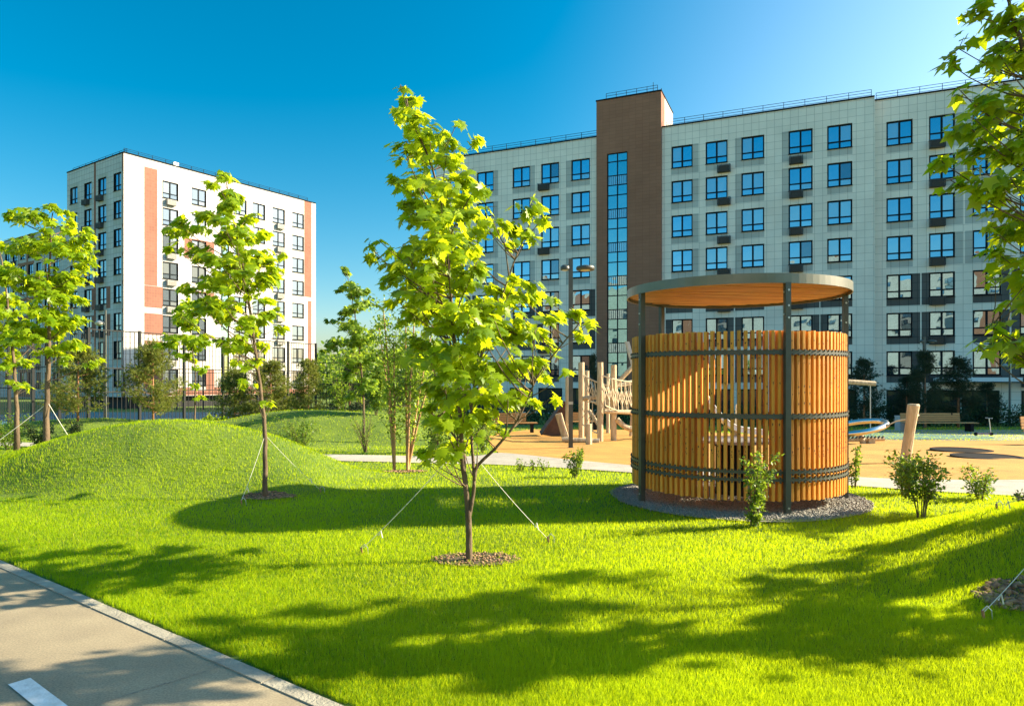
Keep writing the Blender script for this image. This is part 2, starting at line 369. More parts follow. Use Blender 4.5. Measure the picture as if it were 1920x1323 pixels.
# paths and play surfaces
pu = [at(x, y) for x, y in ((-150, 828), (90, 832), (400, 846), (623, 853), (870, 856), (941, 849.5), (1059, 863), (1188, 874), (1400, 888), (1603, 897), (1761, 899), (1919, 900), (2150, 900))]
pl = [at(x, y) for x, y in ((-150, 834), (90, 839), (400, 856), (623, 866), (870, 870), (900, 870), (1047, 878), (1188, 886), (1400, 901), (1603, 913), (1761, 923), (1919, 932), (2150, 945))]
PATH = [tuple(p) for p in crom(pu, 4)] + [tuple(p) for p in crom(pl, 4)][::-1]
tag(sheet('path', PATH, M['path'], .02, .45), kind='structure')
PLAY = [at(x, y) for x, y in ((936, 850), (1059, 863.3), (1188, 874.3), (1400, 888.3), (1603, 897.3), (1761, 899.3), (1919, 900.3), (2150, 900.5), (2300, 850), (2100, 826), (1860, 826.5), (1600, 825), (1400, 814), (1190, 806), (1000, 805), (930, 812), (915, 830))]
tag(sheet('playground_surface', PLAY, M['rubber'], .016, .8), kind='structure')
def ell(cx, cy, rx, ry, n=40, ph=0): return [(cx + rx * math.cos(2 * math.pi * i / n + ph), cy + ry * math.sin(2 * math.pi * i / n + ph)) for i in range(n)]
t0 = at(1680, 818)
tag(sheet('teal_play_surface', ell(t0[0], t0[1], 3.4, 2.9), M['teal_rubber'], .028, .5), kind='structure')
GREY = [at(x, y) for x, y in ((1600, 824.5), (1860, 826), (2100, 825.5), (2300, 838), (2300, 806), (1600, 806))]
tag(sheet('grey_play_surface', GREY, M['grey_rubber'], .014, .8), kind='structure')
tag(sheet('sports_court', [(-46, 44), (-17, 44), (-17, 66), (-46, 66)], M['court'], .02, 2), kind='structure')
tag(sheet('hill_path', [at(330, 797), at(345, 800), at(440, 776.5), at(425, 775)], M['path'], .03, .4), kind='structure')
PC = (3.04, 9.32)
GRAV = [(PC[0] + 1.66 * math.cos(t) * (1 + .03 * math.sin(5 * t)), PC[1] - .05 + 1.72 * math.sin(t) * (1 + .03 * math.cos(4 * t))) for t in np.linspace(0, 2 * math.pi, 48, endpoint=False)]
tag(sheet('gravel_bed', GRAV, M['gravel'], .018, .25), kind='structure')
rng = np.random.default_rng(5)
# ------------------------------------------------------------------ gravel stones and bark chips
def scatter_chips(name, cx, cy, rx, ry, n, size, m, flat=.35, seed=1, hole=0):
    r = np.random.default_rng(seed); a = r.random(n) * 2 * np.pi; q = np.sqrt(r.random(n) * (1 - hole) + hole)
    x = cx + rx * q * np.cos(a); y = cy + ry * q * np.sin(a); z = G(x, y) + .02
    base = np.array([(-1, -1, -1), (1, -1, -1), (1, 1, -1), (-1, 1, -1), (-.8, -.7, 1), (.7, -.8, 1), (.8, .7, 1), (-.7, .8, 1)], float)
    sx = size * r.uniform(.5, 1.4, (n, 1)); sy = size * r.uniform(.3, .9, (n, 1)); sz = size * flat * r.uniform(.5, 1.2, (n, 1))
    Vv = base[None] * np.stack([sx, sy, sz], 2)
    th = r.random(n) * 6.28; ct, st = np.cos(th)[:, None], np.sin(th)[:, None]
    tx = r.normal(0, .35, (n, 1)); X = Vv[:, :, 0] * ct - Vv[:, :, 1] * st; Y = Vv[:, :, 0] * st + Vv[:, :, 1] * ct; Z = Vv[:, :, 2] + Vv[:, :, 0] * tx
    Vv = np.stack([X + x[:, None], Y + y[:, None], Z + z[:, None]], 2).reshape(-1, 3)
    fb = np.array([(0, 3, 2, 1), (4, 5, 6, 7), (0, 1, 5, 4), (1, 2, 6, 5), (2, 3, 7, 6), (3, 0, 4, 7)])
    Fc = (np.arange(n)[:, None, None] * 8 + fb[None]).reshape(-1, 4)
    return tag(link(name, npmesh(name, Vv, Fc, 4, m)), kind='stuff')
tag(scatter_chips('gravel_stones', PC[0], PC[1] - .05, 1.66, 1.70, 9000, .013, M['gravel'], .8, 2), 'grey gravel spread around the foot of the round slatted shelter', 'gravel')

# ------------------------------------------------------------------ building helpers
def wall(B, name, P, th, L, z0, z1, holes, panels, mats, depth=.2, parent=None):
    us = sorted({0.0, L, *[h[0] for h in holes], *[h[1] for h in holes], *[p[0] for p in panels], *[p[1] for p in panels]})
    zs = sorted({z0, z1, *[h[2] for h in holes], *[h[3] for h in holes], *[p[2] for p in panels], *[p[3] for p in panels]})
    us = [u for u in us if -1e-6 <= u <= L + 1e-6]; zs = [z for z in zs if z0 - 1e-6 <= z <= z1 + 1e-6]
    mb = MB()
    for i in range(len(us) - 1):
        for j in range(len(zs) - 1):
            a, b, c, d = us[i], us[i + 1], zs[j], zs[j + 1]
            if b - a < 1e-5 or d - c < 1e-5: continue
            um, zm = (a + b) / 2, (c + d) / 2
            if any(h[0] < um < h[1] and h[2] < zm < h[3] for h in holes): continue
            mi = 0
            for p in panels:
                if p[0] < um < p[1] and p[2] < zm < p[3]: mi = p[4]
            mb.quad((a, 0, c), (b, 0, c), (b, 0, d), (a, 0, d), mi)
    for (a, b, c, d) in [h[:4] for h in holes]:
        D = depth; k = len(mats) - 1
        mb.quad((a, 0, c), (a, 0, d), (a, D, d), (a, D, c), k); mb.quad((b, 0, c), (b, D, c), (b, D, d), (b, 0, d), k)
        mb.quad((a, 0, c), (a, D, c), (b, D, c), (b, 0, c), k); mb.quad((a, 0, d), (b, 0, d), (b, D, d), (a, D, d), k)
    loc = (P[0] - B.location.x, P[1] - B.location.y, 0) if parent is None else (0, 0, 0)
    return mb.build(name, mats, parent or B, loc, th, uv=True)
WC = {}
def winmesh(w, h, kind='t', lit=False):
    key = (round(w, 1), round(h, 1), kind, lit)
    if key in WC: return WC[key]
    w, h = w, h; mb = MB(); b = .085; D = .07
    b = .11; mb.box(0, b, 0, D, 0, h); mb.box(w - b, w, 0, D, 0, h); mb.box(b, w - b, 0, D, 0, b); mb.box(b, w - b, 0, D, h - b, h)
    if kind == 't':
        zt = h * .30
        mb.box(b, w - b, .004, D - .004, zt - .055, zt + .055)
        mb.box(w / 2 - .07, w / 2 + .07, -.004, D - .008, b, zt - .055); mb.box(w / 2 - .07, w / 2 + .07, -.004, D - .008, zt + .055, h - b)
        mb.box(-.03, w + .03, -.2, .0, -.035, -.005)
        cells = [(b, w / 2 - .05, b, zt - .04), (w / 2 + .05, w - b, b, zt - .04), (b, w / 2 - .05, zt + .04, h - b), (w / 2 + .05, w - b, zt + .04, h - b)]
    else:
        n = max(1, int(round(w / 1.6))); cells = []
        for i in range(n):
            x0 = b + (w - 2 * b) * i / n; x1 = b + (w - 2 * b) * (i + 1) / n
            if i: mb.box(x0 - .03, x0 + .03, .004, D - .004, b, h - b)
            cells.append((x0 + (.03 if i else 0), x1 - (.03 if i < n - 1 else 0), b, h - b))
    fr = mb.mesh('window', M['frame'])
    panes = []
    r = random.Random(int(w * 100) + 7)
    for v in range(8):
        pb = MB()
        for ci, (a, c, e, f) in enumerate(cells):
            y = .035; t1 = r.uniform(-.010, .010); t2 = r.uniform(-.010, .010)
            mi = 0
            if kind == 't' and ci >= 2 and r.random() < .38: mi = 1
            if kind == 't' and ci < 2 and r.random() < .2: mi = 1
            if kind == 't' and r.random() < .05: mi = 2
            pb.quad((a, y - t1, e), (c, y + t1, e), (c, y + t1 + t2, f), (a, y - t1 + t2, f), mi)
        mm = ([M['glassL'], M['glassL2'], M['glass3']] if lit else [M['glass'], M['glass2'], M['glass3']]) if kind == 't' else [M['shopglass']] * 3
        panes.append(pb.mesh('pane', mm))
    WC[key] = (fr, panes); return WC[key]
def put_window(B, P, th, u, z, w, h, kind='t', r=random, name='window', lit=False):
    fr, panes = winmesh(w, h, kind, lit)
    wk, hk = round(w, 1), round(h, 1)
    c, s = math.cos(th), math.sin(th); y = .12
    o = link(name, fr, B, (P[0] - B.location.x + c * u - s * y, P[1] - B.location.y + s * u + c * y, z), th)
    link('pane', r.choice(panes), o)
    return o
BK = {}
def basket_mesh(light):
    if light in BK: return BK[light]
    mb = MB(); w, h, d = 1.05, .62, .42
    for x in (0, w - .04): mb.box(x, x + .04, -d, 0, 0, h)
    for i in range(8): mb.box(.04, w - .04, -d, -d + .03, .02 + i * .075, .06 + i * .075)
    mb.box(.04, w - .04, -d + .04, -.01, 0, .02); mb.box(.12, w - .12, -d + .06, -.03, .03, h - .08)
    BK[light] = mb.mesh('air_conditioner_basket', M['basketlight'] if light else M['basket']); return BK[light]
def put_basket(B, P, th, u, z, light=False):
    c, s = math.cos(th), math.sin(th); y = -.005
    link('air_conditioner_basket', basket_mesh(light), B, (P[0] - B.location.x + c * u - s * y, P[1] - B.location.y + s * u + c * y, z), th)
def railing(B, P, th, u0, u1, z, y=.35, h=.62, name='roof_railing'):
    mb = MB(); n = max(1, int((u1 - u0) / 1.5))
    for i in range(n + 1):
        u = u0 + (u1 - u0) * i / n; mb.box(u - .02, u + .02, y - .02, y + .02, z, z + h)
    for k in (.33, .66, 1): mb.box(u0, u1, y - .015, y + .015, z + h * k - .015, z + h * k + .015)
    mb.build(name, M['frame'], B, (P[0] - B.location.x, P[1] - B.location.y, 0), th)
def shell(B, P, th, L, depth, z0, z1, mats, name='side_wall'):        # sides, back and roof behind a front wall
    mb = MB()
    mb.quad((0, depth, z0), (0, 0, z0), (0, 0, z1), (0, depth, z1), 0); mb.quad((L, 0, z0), (L, depth, z0), (L, depth, z1), (L, 0, z1), 0)
    mb.quad((L, depth, z0), (0, depth, z0), (0, depth, z1), (L, depth, z1), 0)
    mb.build(name, mats[0], B, (P[0] - B.location.x, P[1] - B.location.y, 0), th, uv=True)
    mb = MB(); mb.quad((0, 0, z1 - .3), (L, 0, z1 - .3), (L, depth, z1 - .3), (0, depth, z1 - .3))
    mb.build('roof', M['roofing'], B, (P[0] - B.location.x, P[1] - B.location.y, 0), th)
def cap(B, P, th, u0, u1, z, name='parapet_cap'):
    mb = MB(); mb.box(u0, u1, -.06, .35, z, z + .12); mb.build(name, M['frame'], B, (P[0] - B.location.x, P[1] - B.location.y, 0), th)

# ---- right-hand grey building with the brown stair tower
rr = random.Random(11)
d1 = Vector((.918, -.397)); d1.normalize(); n1 = Vector((.397, .918)).normalized(); TH1 = math.atan2(d1.y, d1.x)
P0 = Vector((13.88, 59.4))
def u_of(px, P=P0, d=d1):
    k = (px - CX) / F
    return (P.y * k - P.x) / (d.x - d.y * k)
UL = u_of(818); A0 = P0 + d1 * UL
B1 = thing('apartment_building', 'long grey tiled apartment block with a brown stair tower rising above its roof', 'building', (A0.x, A0.y, -1.7))
B1.location.z = 0
ZR = 23.5; ZG = -1.9
rows = [21.72 - 3 * k for k in range(7)]
def colsfor(pxs, P, off):
    return [(u_of(a, P) - off, u_of(b, P) - off) for a, b in pxs]
def block(B, P, th, L, cols, sides, baskets, tile, panelmats, ground, r, holes=None, rowz=rows, hh=1.9):
    H = []; PN = []
    for ci, (a, b) in enumerate(cols):
        w = round(b - a, 1); b = a + w
        for k, zt in enumerate(rowz):
            H.append((a, b, zt - hh, zt)); pm = 1 if k < 4 else 2
            sd_ = sides[ci]; 
            if k >= 4: sd_ = 'l' if ci % 2 else 'r'
            PN.append((a - (.5 if sd_ == 'l' else 0), b + (.5 if sd_ == 'r' else 0), zt - hh - .56, zt, pm))
            put_window(B, P, th, a, zt - hh, w, hh, 't', r)
            for (bc, du, rws) in baskets:
                if bc == ci and k in rws: put_basket(B, P, th, a + du, zt - hh - .62 - (.25 if r.random() < .3 else 0), False)
    for (a, b, c, d) in ground:
        w, h = round(b - a, 1), round(d - c, 1)
        H.append((a, a + w, c, c + h)); put_window(B, P, th, a, c, w, h, 'shop', r, 'storefront_window')
    wall(B, 'wall', P, th, L, ZG, ZR, H, PN, [M['tile'], M['grey'], M['dgrey'], M['grey']])
Lm = u_of(1640) - UL
tl, tr_ = u_of(1120) - UL, u_of(1241) - UL
c_left = colsfor([(842, 873), (894, 926), (961, 994), (1014.5, 1048.5), (1071, 1106)], P0, UL)
c_right = colsfor([(1259, 1299), (1323, 1364), (1390, 1432), (1478.5, 1523), (1551, 1597)], P0, UL)
grd = [(a - .3, b + .3, ZG + .3, .7) for a, b in c_left + c_right]
block(B1, A0, TH1, Lm, c_left + c_right, ['r', 'r', 'r', 'n', 'l', 'r', 'n', 'l', 'l', 'n'],
      [(3, -.2, (0, 2, 4, 5)), (6, 1.0, range(7)), (8, .05, range(7))], M['tile'], None, grd, rr)
# the wall stands in front of nothing at the tower, which sits 0.3 m proud
shell(B1, A0, TH1, Lm, 14, ZG, ZR, [M['tile']])
cap(B1, A0, TH1, 0, tl - .02, ZR); cap(B1, A0, TH1, tr_ + .02, Lm, ZR)
railing(B1, A0, TH1, 0, tl - .1, ZR + .12); railing(B1, A0, TH1, tr_ + .3, Lm - .2, ZR + .12)
TZ = 26.6
def ploc(B, P, y=0, th=TH1):
    return (P[0] - B.location.x - math.sin(th) * y, P[1] - B.location.y + math.cos(th) * y, 0)
gs0, gs1 = u_of(1140) - UL - tl, u_of(1178) - UL - tl; TW = tr_ - tl
mb = MB()
gz0, gz1 = -1.6, 21.75
mb.quad((0, 0, ZG), (gs0, 0, ZG), (gs0, 0, TZ), (0, 0, TZ)); mb.quad((gs1, 0, ZG), (TW, 0, ZG), (TW, 0, TZ), (gs1, 0, TZ))
mb.quad((gs0, 0, gz1), (gs1, 0, gz1), (gs1, 0, TZ), (gs0, 0, TZ)); mb.quad((gs0, 0, ZG), (gs1, 0, ZG), (gs1, 0, gz0), (gs0, 0, gz0))
mb.quad((gs0, 0, gz0), (gs0, 0, gz1), (gs0, .2, gz1), (gs0, .2, gz0), 2); mb.quad((gs1, 0, gz0), (gs1, .2, gz0), (gs1, .2, gz1), (gs1, 0, gz1), 2)
mb.quad((gs0, 0, gz1), (gs1, 0, gz1), (gs1, .2, gz1), (gs0, .2, gz1), 2)
mb.quad((0, 5.6, ZG), (0, 0, ZG), (0, 0, TZ), (0, 5.6, TZ))
mb.quad((TW, 0, ZG), (TW, 1.6, ZG), (TW, 1.6, TZ), (TW, 0, TZ), 3); mb.quad((TW, 1.6, ZG), (TW, 5.6, ZG), (TW, 5.6, TZ), (TW, 1.6, TZ), 1)
mb.quad((TW, 5.6, ZG), (0, 5.6, ZG), (0, 5.6, TZ), (TW, 5.6, TZ), 1); mb.quad((0, 0, TZ - .2), (TW, 0, TZ - .2), (TW, 5.6, TZ - .2), (0, 5.6, TZ - .2), 2)
PT = A0 + d1 * tl - n1 * .3
tw = mb.build('stair_tower', [M['brown'], M['white_tile'], M['frame'], M['terra']], B1, (PT.x - B1.location.x, PT.y - B1.location.y, 0), TH1, uv=True)
mb = MB(); mb.box(-.05, TW + .05, -.05, .3, TZ, TZ + .12); mb.box(TW - .25, TW + .05, .3, 5.6, TZ, TZ + .12); mb.build('parapet_cap', M['frame'], tw)
mb = MB()
for i in range(6): u = .8 + (TW - 1.2) * i / 5; mb.box(u - .02, u + .02, .4, .44, TZ, TZ + .75)
for k in (.3, .52, .75): mb.box(.8, TW - .4, .405, .435, TZ + k - .015, TZ + k + .015)
mb.tube([(TW - .9, 1, TZ), (TW - .9, 1, TZ + 1.3)], .025, 5); mb.tube([(TW - .3, 1.6, TZ), (TW - .3, 1.6, TZ + .9)], .03, 5)
mb.build('roof_railing', M['frame'], tw)
# stair glazing: frame and panes
mb = MB(); pb = MB(); GW = gs1 - gs0
mb.box(gs0, gs0 + .08, .08, .16, gz0, gz1); mb.box(gs1 - .08, gs1, .08, .16, gz0, gz1); mb.box(gs0 + GW / 2 - .04, gs0 + GW / 2 + .04, .084, .156, gz0, gz1)
z = gz1; k = 0
while z > gz0 + .5:
    for dz in (0, 1.25, 1.65) if k else (0, .75):
        mb.box(gs0 + .08, gs1 - .08, .076, .164, z - dz - .07, z - dz)
    z -= 3.0 if k else 1.2; k += 1
rows_ = []; z = gz1; k = 0
edges = [gz1, gz1 - .75]; zz = gz1 - 1.2 + .0
zz = gz1 - .75
seq = []
while zz > gz0 + .2:
    seq.append((zz - 1.25, zz, 0)); seq.append((zz - 2.1, zz - 1.25, 1)); seq.append((zz - 3.0, zz - 2.1, 0)); zz -= 3
mb = MB(); mb.box(gs0, gs0 + .08, .08, .16, gz0, gz1); mb.box(gs1 - .08, gs1, .08, .16, gz0, gz1); mb.box(gs0 + GW / 2 - .05, gs0 + GW / 2 + .05, .084, .156, gz0, gz1)
mb.box(gs0 + .08, gs1 - .08, .076, .164, gz1 - .08, gz1); r3 = random.Random(4)
for (a, b, kd) in [(gz1 - .75, gz1, 0)] + seq:
    a = max(a, gz0)
    mb.box(gs0 + .08, gs1 - .08, .076, .164, a - .04, a + .04)
    for hx in (0, 1):
        x0 = gs0 + .08 + hx * (GW / 2 - .03); x1 = x0 + GW / 2 - .13; t1 = r3.uniform(-.008, .008); t2 = r3.uniform(-.008, .008)
        pb.quad((x0, .12 - t1, a + .04), (x1, .12 + t1, a + .04), (x1, .12 + t1 + t2, b - .04), (x0, .12 - t1 + t2, b - .04), 1 if kd else 0)
    if kd:
        for i in range(9): x = gs0 + .15 + (GW - .3) * i / 8; mb.box(x - .012, x + .012, .05, .07, a + .06, b - .06)
gl = mb.build('stair_glazing', M['frame'], tw); pb.build('pane', [M['glass4'], M['glass2']], gl)
# setback section to the right
A1 = P0 + d1 * u_of(1640) + n1 * .9; PS = A1.copy()
def u2(px): return u_of(px, A1)
B2 = thing('apartment_building', 'grey tiled block set slightly back at the right, entrance canopy below, behind the near maple', 'building', (A1.x, A1.y, 0))
c2 = [(u2(a), u2(b)) for a, b in ((1662, 1711), (1742, 1792), (1824, 1877), (1912, 1968), (2010, 2070))]
g2 = [(u2(1662), u2(1726), ZG + .3, .7), (u2(1738), u2(1800), ZG + .1, .7), (u2(1803), u2(1875), ZG + .1, .7), (u2(1915), u2(1975), ZG + .3, .7)]
L2 = 62.0
block(B2, A1, TH1, L2, c2, ['n', 'r', 'l', 'n', 'r'], [(1, .0, range(7)), (3, .1, range(7))], M['tile'], None, g2, rr)
shell(B2, A1, TH1, L2, 14, ZG, ZR, [M['tile']]); cap(B2, A1, TH1, 0, L2, ZR); railing(B2, A1, TH1, .2, L2 - .2, ZR + .12)
mb = MB(); ca, cb = u2(1748), u2(1905)
mb.box(ca, cb, -1.6, 0, 1.42, 1.60); mb.box(ca - .02, cb + .02, -1.64, -1.6, 1.36, 1.66)
mb.build('entrance_canopy', M['canopy'], B2, (0, 0, 0), TH1)
mb = MB(); mb.box(u2(1724), u2(1735), -.45, 0, 3.0, 3.65); mb.build('air_conditioner', M['basket'], B2, (0, 0, 0), TH1)

# ---- left-hand white and terracotta building
dl = Vector((.56, .829)).normalized(); THL = math.atan2(dl.y, dl.x); CL = Vector((-41.2, 72.4))
PL0 = Vector((-38.84, 75.9))
def ul(px):
    k = (px - CX) / F; return (CL.y * k - CL.x) / (dl.x - dl.y * k)
B3 = thing('apartment_building', 'white apartment block with terracotta stripes, corner towards the lawn, left background', 'building', (CL.x, CL.y, 0))
LL = ul(592); ZT = 25.5; ZB = -.4
rl = [23.6 - 3 * k for k in range(8)]
colsL = [(ul(a), ul(b)) for a, b in ((305, 335), (359.5, 387), (438, 463), (474, 497), (511, 534), (548, 570))]
H = []; PN = []
PN += [(ul(270.5), ul(295), 23.6 - 3 * 3.55 - 1.2, ZT - .9, 1)]
for k in (4, 5, 6, 7): zt = rl[k]; PN.append((ul(270.5), colsL[0][0], zt - 2.25, zt + .12, 1))
PN += [(ul(570.5), ul(584), rl[4] + 1.0, ZT, 1), (ul(577), ul(584), ZB, rl[4] + .5, 1)]
for k in (2, 4, 7): PN.append((colsL[1][0] - (.9 if k == 2 else 0), colsL[1][1] + 1.0, rl[k] - 2.25, rl[k] + .1, 1))
PN.append((colsL[0][0], LL - 1.2, -.35, .55, 1))
r4 = random.Random(21)
for ci, (a, b) in enumerate(colsL):
    w = round(b - a, 1)
    for k, zt in enumerate(rl):
        H.append((a, a + w, zt - 1.9, zt)); PN.append((a, a + w, zt - 2.45, zt - 1.9, 2))
        put_window(B3, CL, THL, a, zt - 1.9, w, 1.9, 't', r4, lit=True)
        if ci in (0, 4): put_basket(B3, CL, THL, a + (.55 if ci == 4 else .35), zt - 1.9 - .75, True)
sg = (ul(414), ul(429))
H.append((sg[0], sg[0] + round(sg[1] - sg[0], 1), ZB + .3, 22.6))
mb = MB(); pb = MB(); w = round(sg[1] - sg[0], 1); hh = 22.3 - ZB
mb.box(0, .07, 0, .07, 0, hh); mb.box(w - .07, w, 0, .07, 0, hh)
for i in range(16):
    zz = i * hh / 15; mb.box(.07, w - .07, 0, .07, max(0, zz - .04), zz + .04)
    if i < 15: pb.quad((.07, .035, zz + .04), (w - .07, .035, zz + .04), (w - .07, .035 + r4.uniform(-.01, .01), zz + hh / 15 - .04), (.07, .035 + r4.uniform(-.01, .01), zz + hh / 15 - .04))
c_, s__ = math.cos(THL), math.sin(THL)
o = link('stair_glazing', mb.mesh('stair_glazing', M['frame']), B3, (c_ * sg[0] - s__ * .12, s__ * sg[0] + c_ * .12, ZB + .3), THL); pb.build('pane', M['glass4'], o)
wall(B3, 'wall', CL, THL, LL, ZB, ZT, H, PN, [M['white_tile'], M['terra'], M['palegrey'], M['frame']])
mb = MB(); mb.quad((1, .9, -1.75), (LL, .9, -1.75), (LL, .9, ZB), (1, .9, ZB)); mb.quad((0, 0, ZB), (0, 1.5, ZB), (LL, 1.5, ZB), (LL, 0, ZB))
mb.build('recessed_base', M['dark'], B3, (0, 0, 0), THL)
cap(B3, CL, THL, 0, LL, ZT); railing(B3, CL, THL, .3, LL - 1, ZT + .12, .5, .55)
mb = MB(); mb.box(6.2, 6.8, 1.2, 1.8, ZT, ZT + .9); mb.build('roof_vent', M['galv'], B3, (0, 0, 0), THL)
dl2 = Vector((.829, -.56)).normalized(); TH3 = math.atan2(dl2.y, dl2.x)
LF = 12.9; PF = CL - dl2 * LF
def uf(px):
    k = (px - CX) / F; return (PF.y * k - PF.x) / (dl2.x - dl2.y * k)
H = []; PN = [(uf(176), uf(180), ZB, ZT, 1), (uf(228.5), LF, ZB, ZT, 1)]
for ci, (a, b) in enumerate(((131.5, 145), (158, 171.5), (184, 199.5), (213, 227))):
    a, b = uf(a), uf(b); w = round(b - a, 1)
    for k, zt in enumerate(rl):
        H.append((a, a + w, zt - 1.9, zt)); PN.append((a, a + w + .3, zt - 2.6, zt + .4 if ci % 2 == 0 else zt, 2))
        if k in (4, 5) and ci in (1, 2): PN.append((a + w, a + w + .9, zt - 2.4, zt, 1))
        put_window(B3, PF, TH3, a, zt - 1.9, w, 1.9, 't', r4)
        if ci in (1, 2): put_basket(B3, PF, TH3, a + .2, zt - 1.9 - .65)
wall(B3, 'wall', PF, TH3, LF, ZB, ZT, H, PN, [M['white_tile'], M['terra'], M['grey'], M['frame']])
cap(B3, PF, TH3, 0, LF, ZT); railing(B3, PF, TH3, .3, LF - .3, ZT + .12, .5, .5)
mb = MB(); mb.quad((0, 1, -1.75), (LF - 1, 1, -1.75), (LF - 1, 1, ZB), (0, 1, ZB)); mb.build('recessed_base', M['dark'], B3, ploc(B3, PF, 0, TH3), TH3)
mb = MB()   # back sides and roof, between the two facades
e1 = CL + dl * LL; e2 = PF + dl * LL
q = [(p.x - CL.x, p.y - CL.y) for p in (CL, e1, e2, PF)]
mb.quad((*q[1], ZB), (*q[2], ZB), (*q[2], ZT), (*q[1], ZT)); mb.quad((*q[2], ZB), (*q[3], ZB), (*q[3], ZT), (*q[2], ZT))
mb.build('back_wall', M['white_tile'], B3, uv=True)
mb = MB(); mb.quad(*[(*p, ZT - .2) for p in q]); mb.build('roof', M['roofing'], B3)

# ---- farther block, far left
E = Vector(((130 - CX) / F * 106, 106)); L4 = 56.0; P4 = E - dl2 * L4
B4 = thing('apartment_building', 'distant pale block with a brown end at the far left, behind the maples', 'building', (P4.x, P4.y, 0))
H = []; PN = [(L4 - 19, L4 - 12.5, -1.6, ZT, 1)]; u = 4.0; ci = 0
while u < L4 - 3:
    for k, zt in enumerate(rl):
        H.append((u, u + 1.9, zt - 1.9, zt)); PN.append((u - (.5 if ci % 2 else 0), u + 2.4, zt - 2.5, zt, 2))
        if u > L4 - 26: put_window(B4, P4, TH3, u, zt - 1.9, 1.9, 1.9, 't', r4)
        if ci % 3 == 1 and u > L4 - 26: put_basket(B4, P4, TH3, u + .3, zt - 2.6)
    u += 3.1; ci += 1
H = [h for h in H if h[0] > L4 - 26]
wall(B4, 'wall', P4, TH3, L4, -1.75, ZT, H, PN, [M['white_tile'], M['brown'], M['grey'], M['frame']])
shell(B4, P4, TH3, L4, 12, -1.75, ZT, [M['white_tile']]); cap(B4, P4, TH3, 0, L4, ZT)

# ---- the block across the yard behind the camera, seen only as the reflection in the lower windows
n_op = Vector((.397, .918)).normalized()
PO = Vector((-23, -53)) + d1 * 62
THO = math.atan2(-d1.y, -d1.x)
B5 = thing('apartment_building', 'cream block across the yard, seen only mirrored in the lower windows of the grey block', 'building', (PO.x, PO.y, 0))
H = []; PN = []; u = 3.0; L5 = 130.0; ci = 0
wf, pn = winmesh(1.9, 1.9)
while u < L5 - 3:
    for k in range(8):
        zt = 23.2 - 3 * k; H.append((u, u + 1.9, zt - 1.9, zt))
        if k > 3: PN.append((u, u + 1.9, zt - 2.5, zt - 1.9, 2))
        if k < 6 and 20 < u < 110: put_window(B5, PO, THO, u, zt - 1.9, 1.9, 1.9, 't', r4)
    if ci % 5 == 2: PN.append((u + 2.2, u + 5.2, 0, 26.5, 1))
    u += 7.5 if ci % 2 else 6.0; ci += 1
H = [h for h in H if 20 < h[0] < 110 and h[3] > 8]
wall(B5, 'wall', PO, THO, L5, -1, 26.5, H, PN, [M['white_tile'], M['brown'], M['grey'], M['frame']])
shell(B5, PO, THO, L5, 14, -1, 26.5, [M['white_tile']])

# ------------------------------------------------------------------ leaves and trees
ML = [(0, 0), (.10, -.02), (.33, -.12), (.26, .06), (.52, .18), (.34, .28), (.56, .62), (.26, .48), (.24, .66), (.12, .72), (0, 1.02)]
MLF = np.array(ML + [(-x, y) for x, y in ML[-2:0:-1]])
MLS = np.array([(0, 0), (.32, -.08), (.3, .15), (.55, .55), (.2, .5), (0, 1.0), (-.2, .5), (-.55, .55), (-.3, .15), (-.32, -.08)])
OVL = np.array([(0, 0), (.24, .3), (.22, .65), (0, 1.0), (-.22, .65), (-.24, .3)])
def leafset(pos, tip, nrm, size, shape, rng, fold=.18, tint=None):
    n = len(pos); k = len(shape)
    tip = tip / (np.linalg.norm(tip, axis=1, keepdims=True) + 1e-9)
    nrm = nrm - (nrm * tip).sum(1, keepdims=True) * tip; nrm /= (np.linalg.norm(nrm, axis=1, keepdims=True) + 1e-9)
    side = np.cross(tip, nrm)
    S2 = np.vstack([shape, [(0, .33)]])                      # last one is the centre
    a = S2[:, 0][None, :, None]; b = S2[:, 1][None, :, None]
    zc = (-fold * np.abs(S2[:, 0]) - .10 * S2[:, 1] ** 2 + .02)[None, :, None]
    sz = size[:, None, None]
    Vv = pos[:, None, :] + sz * (side[:, None, :] * a + tip[:, None, :] * b + nrm[:, None, :] * zc)
    base = np.array([(k, i, (i + 1) % k) for i in range(k)])
    Fc = (np.arange(n)[:, None, None] * (k + 1) + base[None]).reshape(-1, 3)
    t = rng.random(n) if tint is None else tint
    return Vv.reshape(-1, 3), Fc, np.repeat(t, k + 1)
def stemline(pts, Y, base=None): return [pt(x, y, Y) for x, y in pts]
def bez(a, b, bow, n=5):
    a = Vector(a); b = Vector(b); m = (a + b) / 2 + bow; return [(a * (1 - t) ** 2 + m * 2 * t * (1 - t) + b * t * t) for t in [i / n for i in range(n + 1)]]
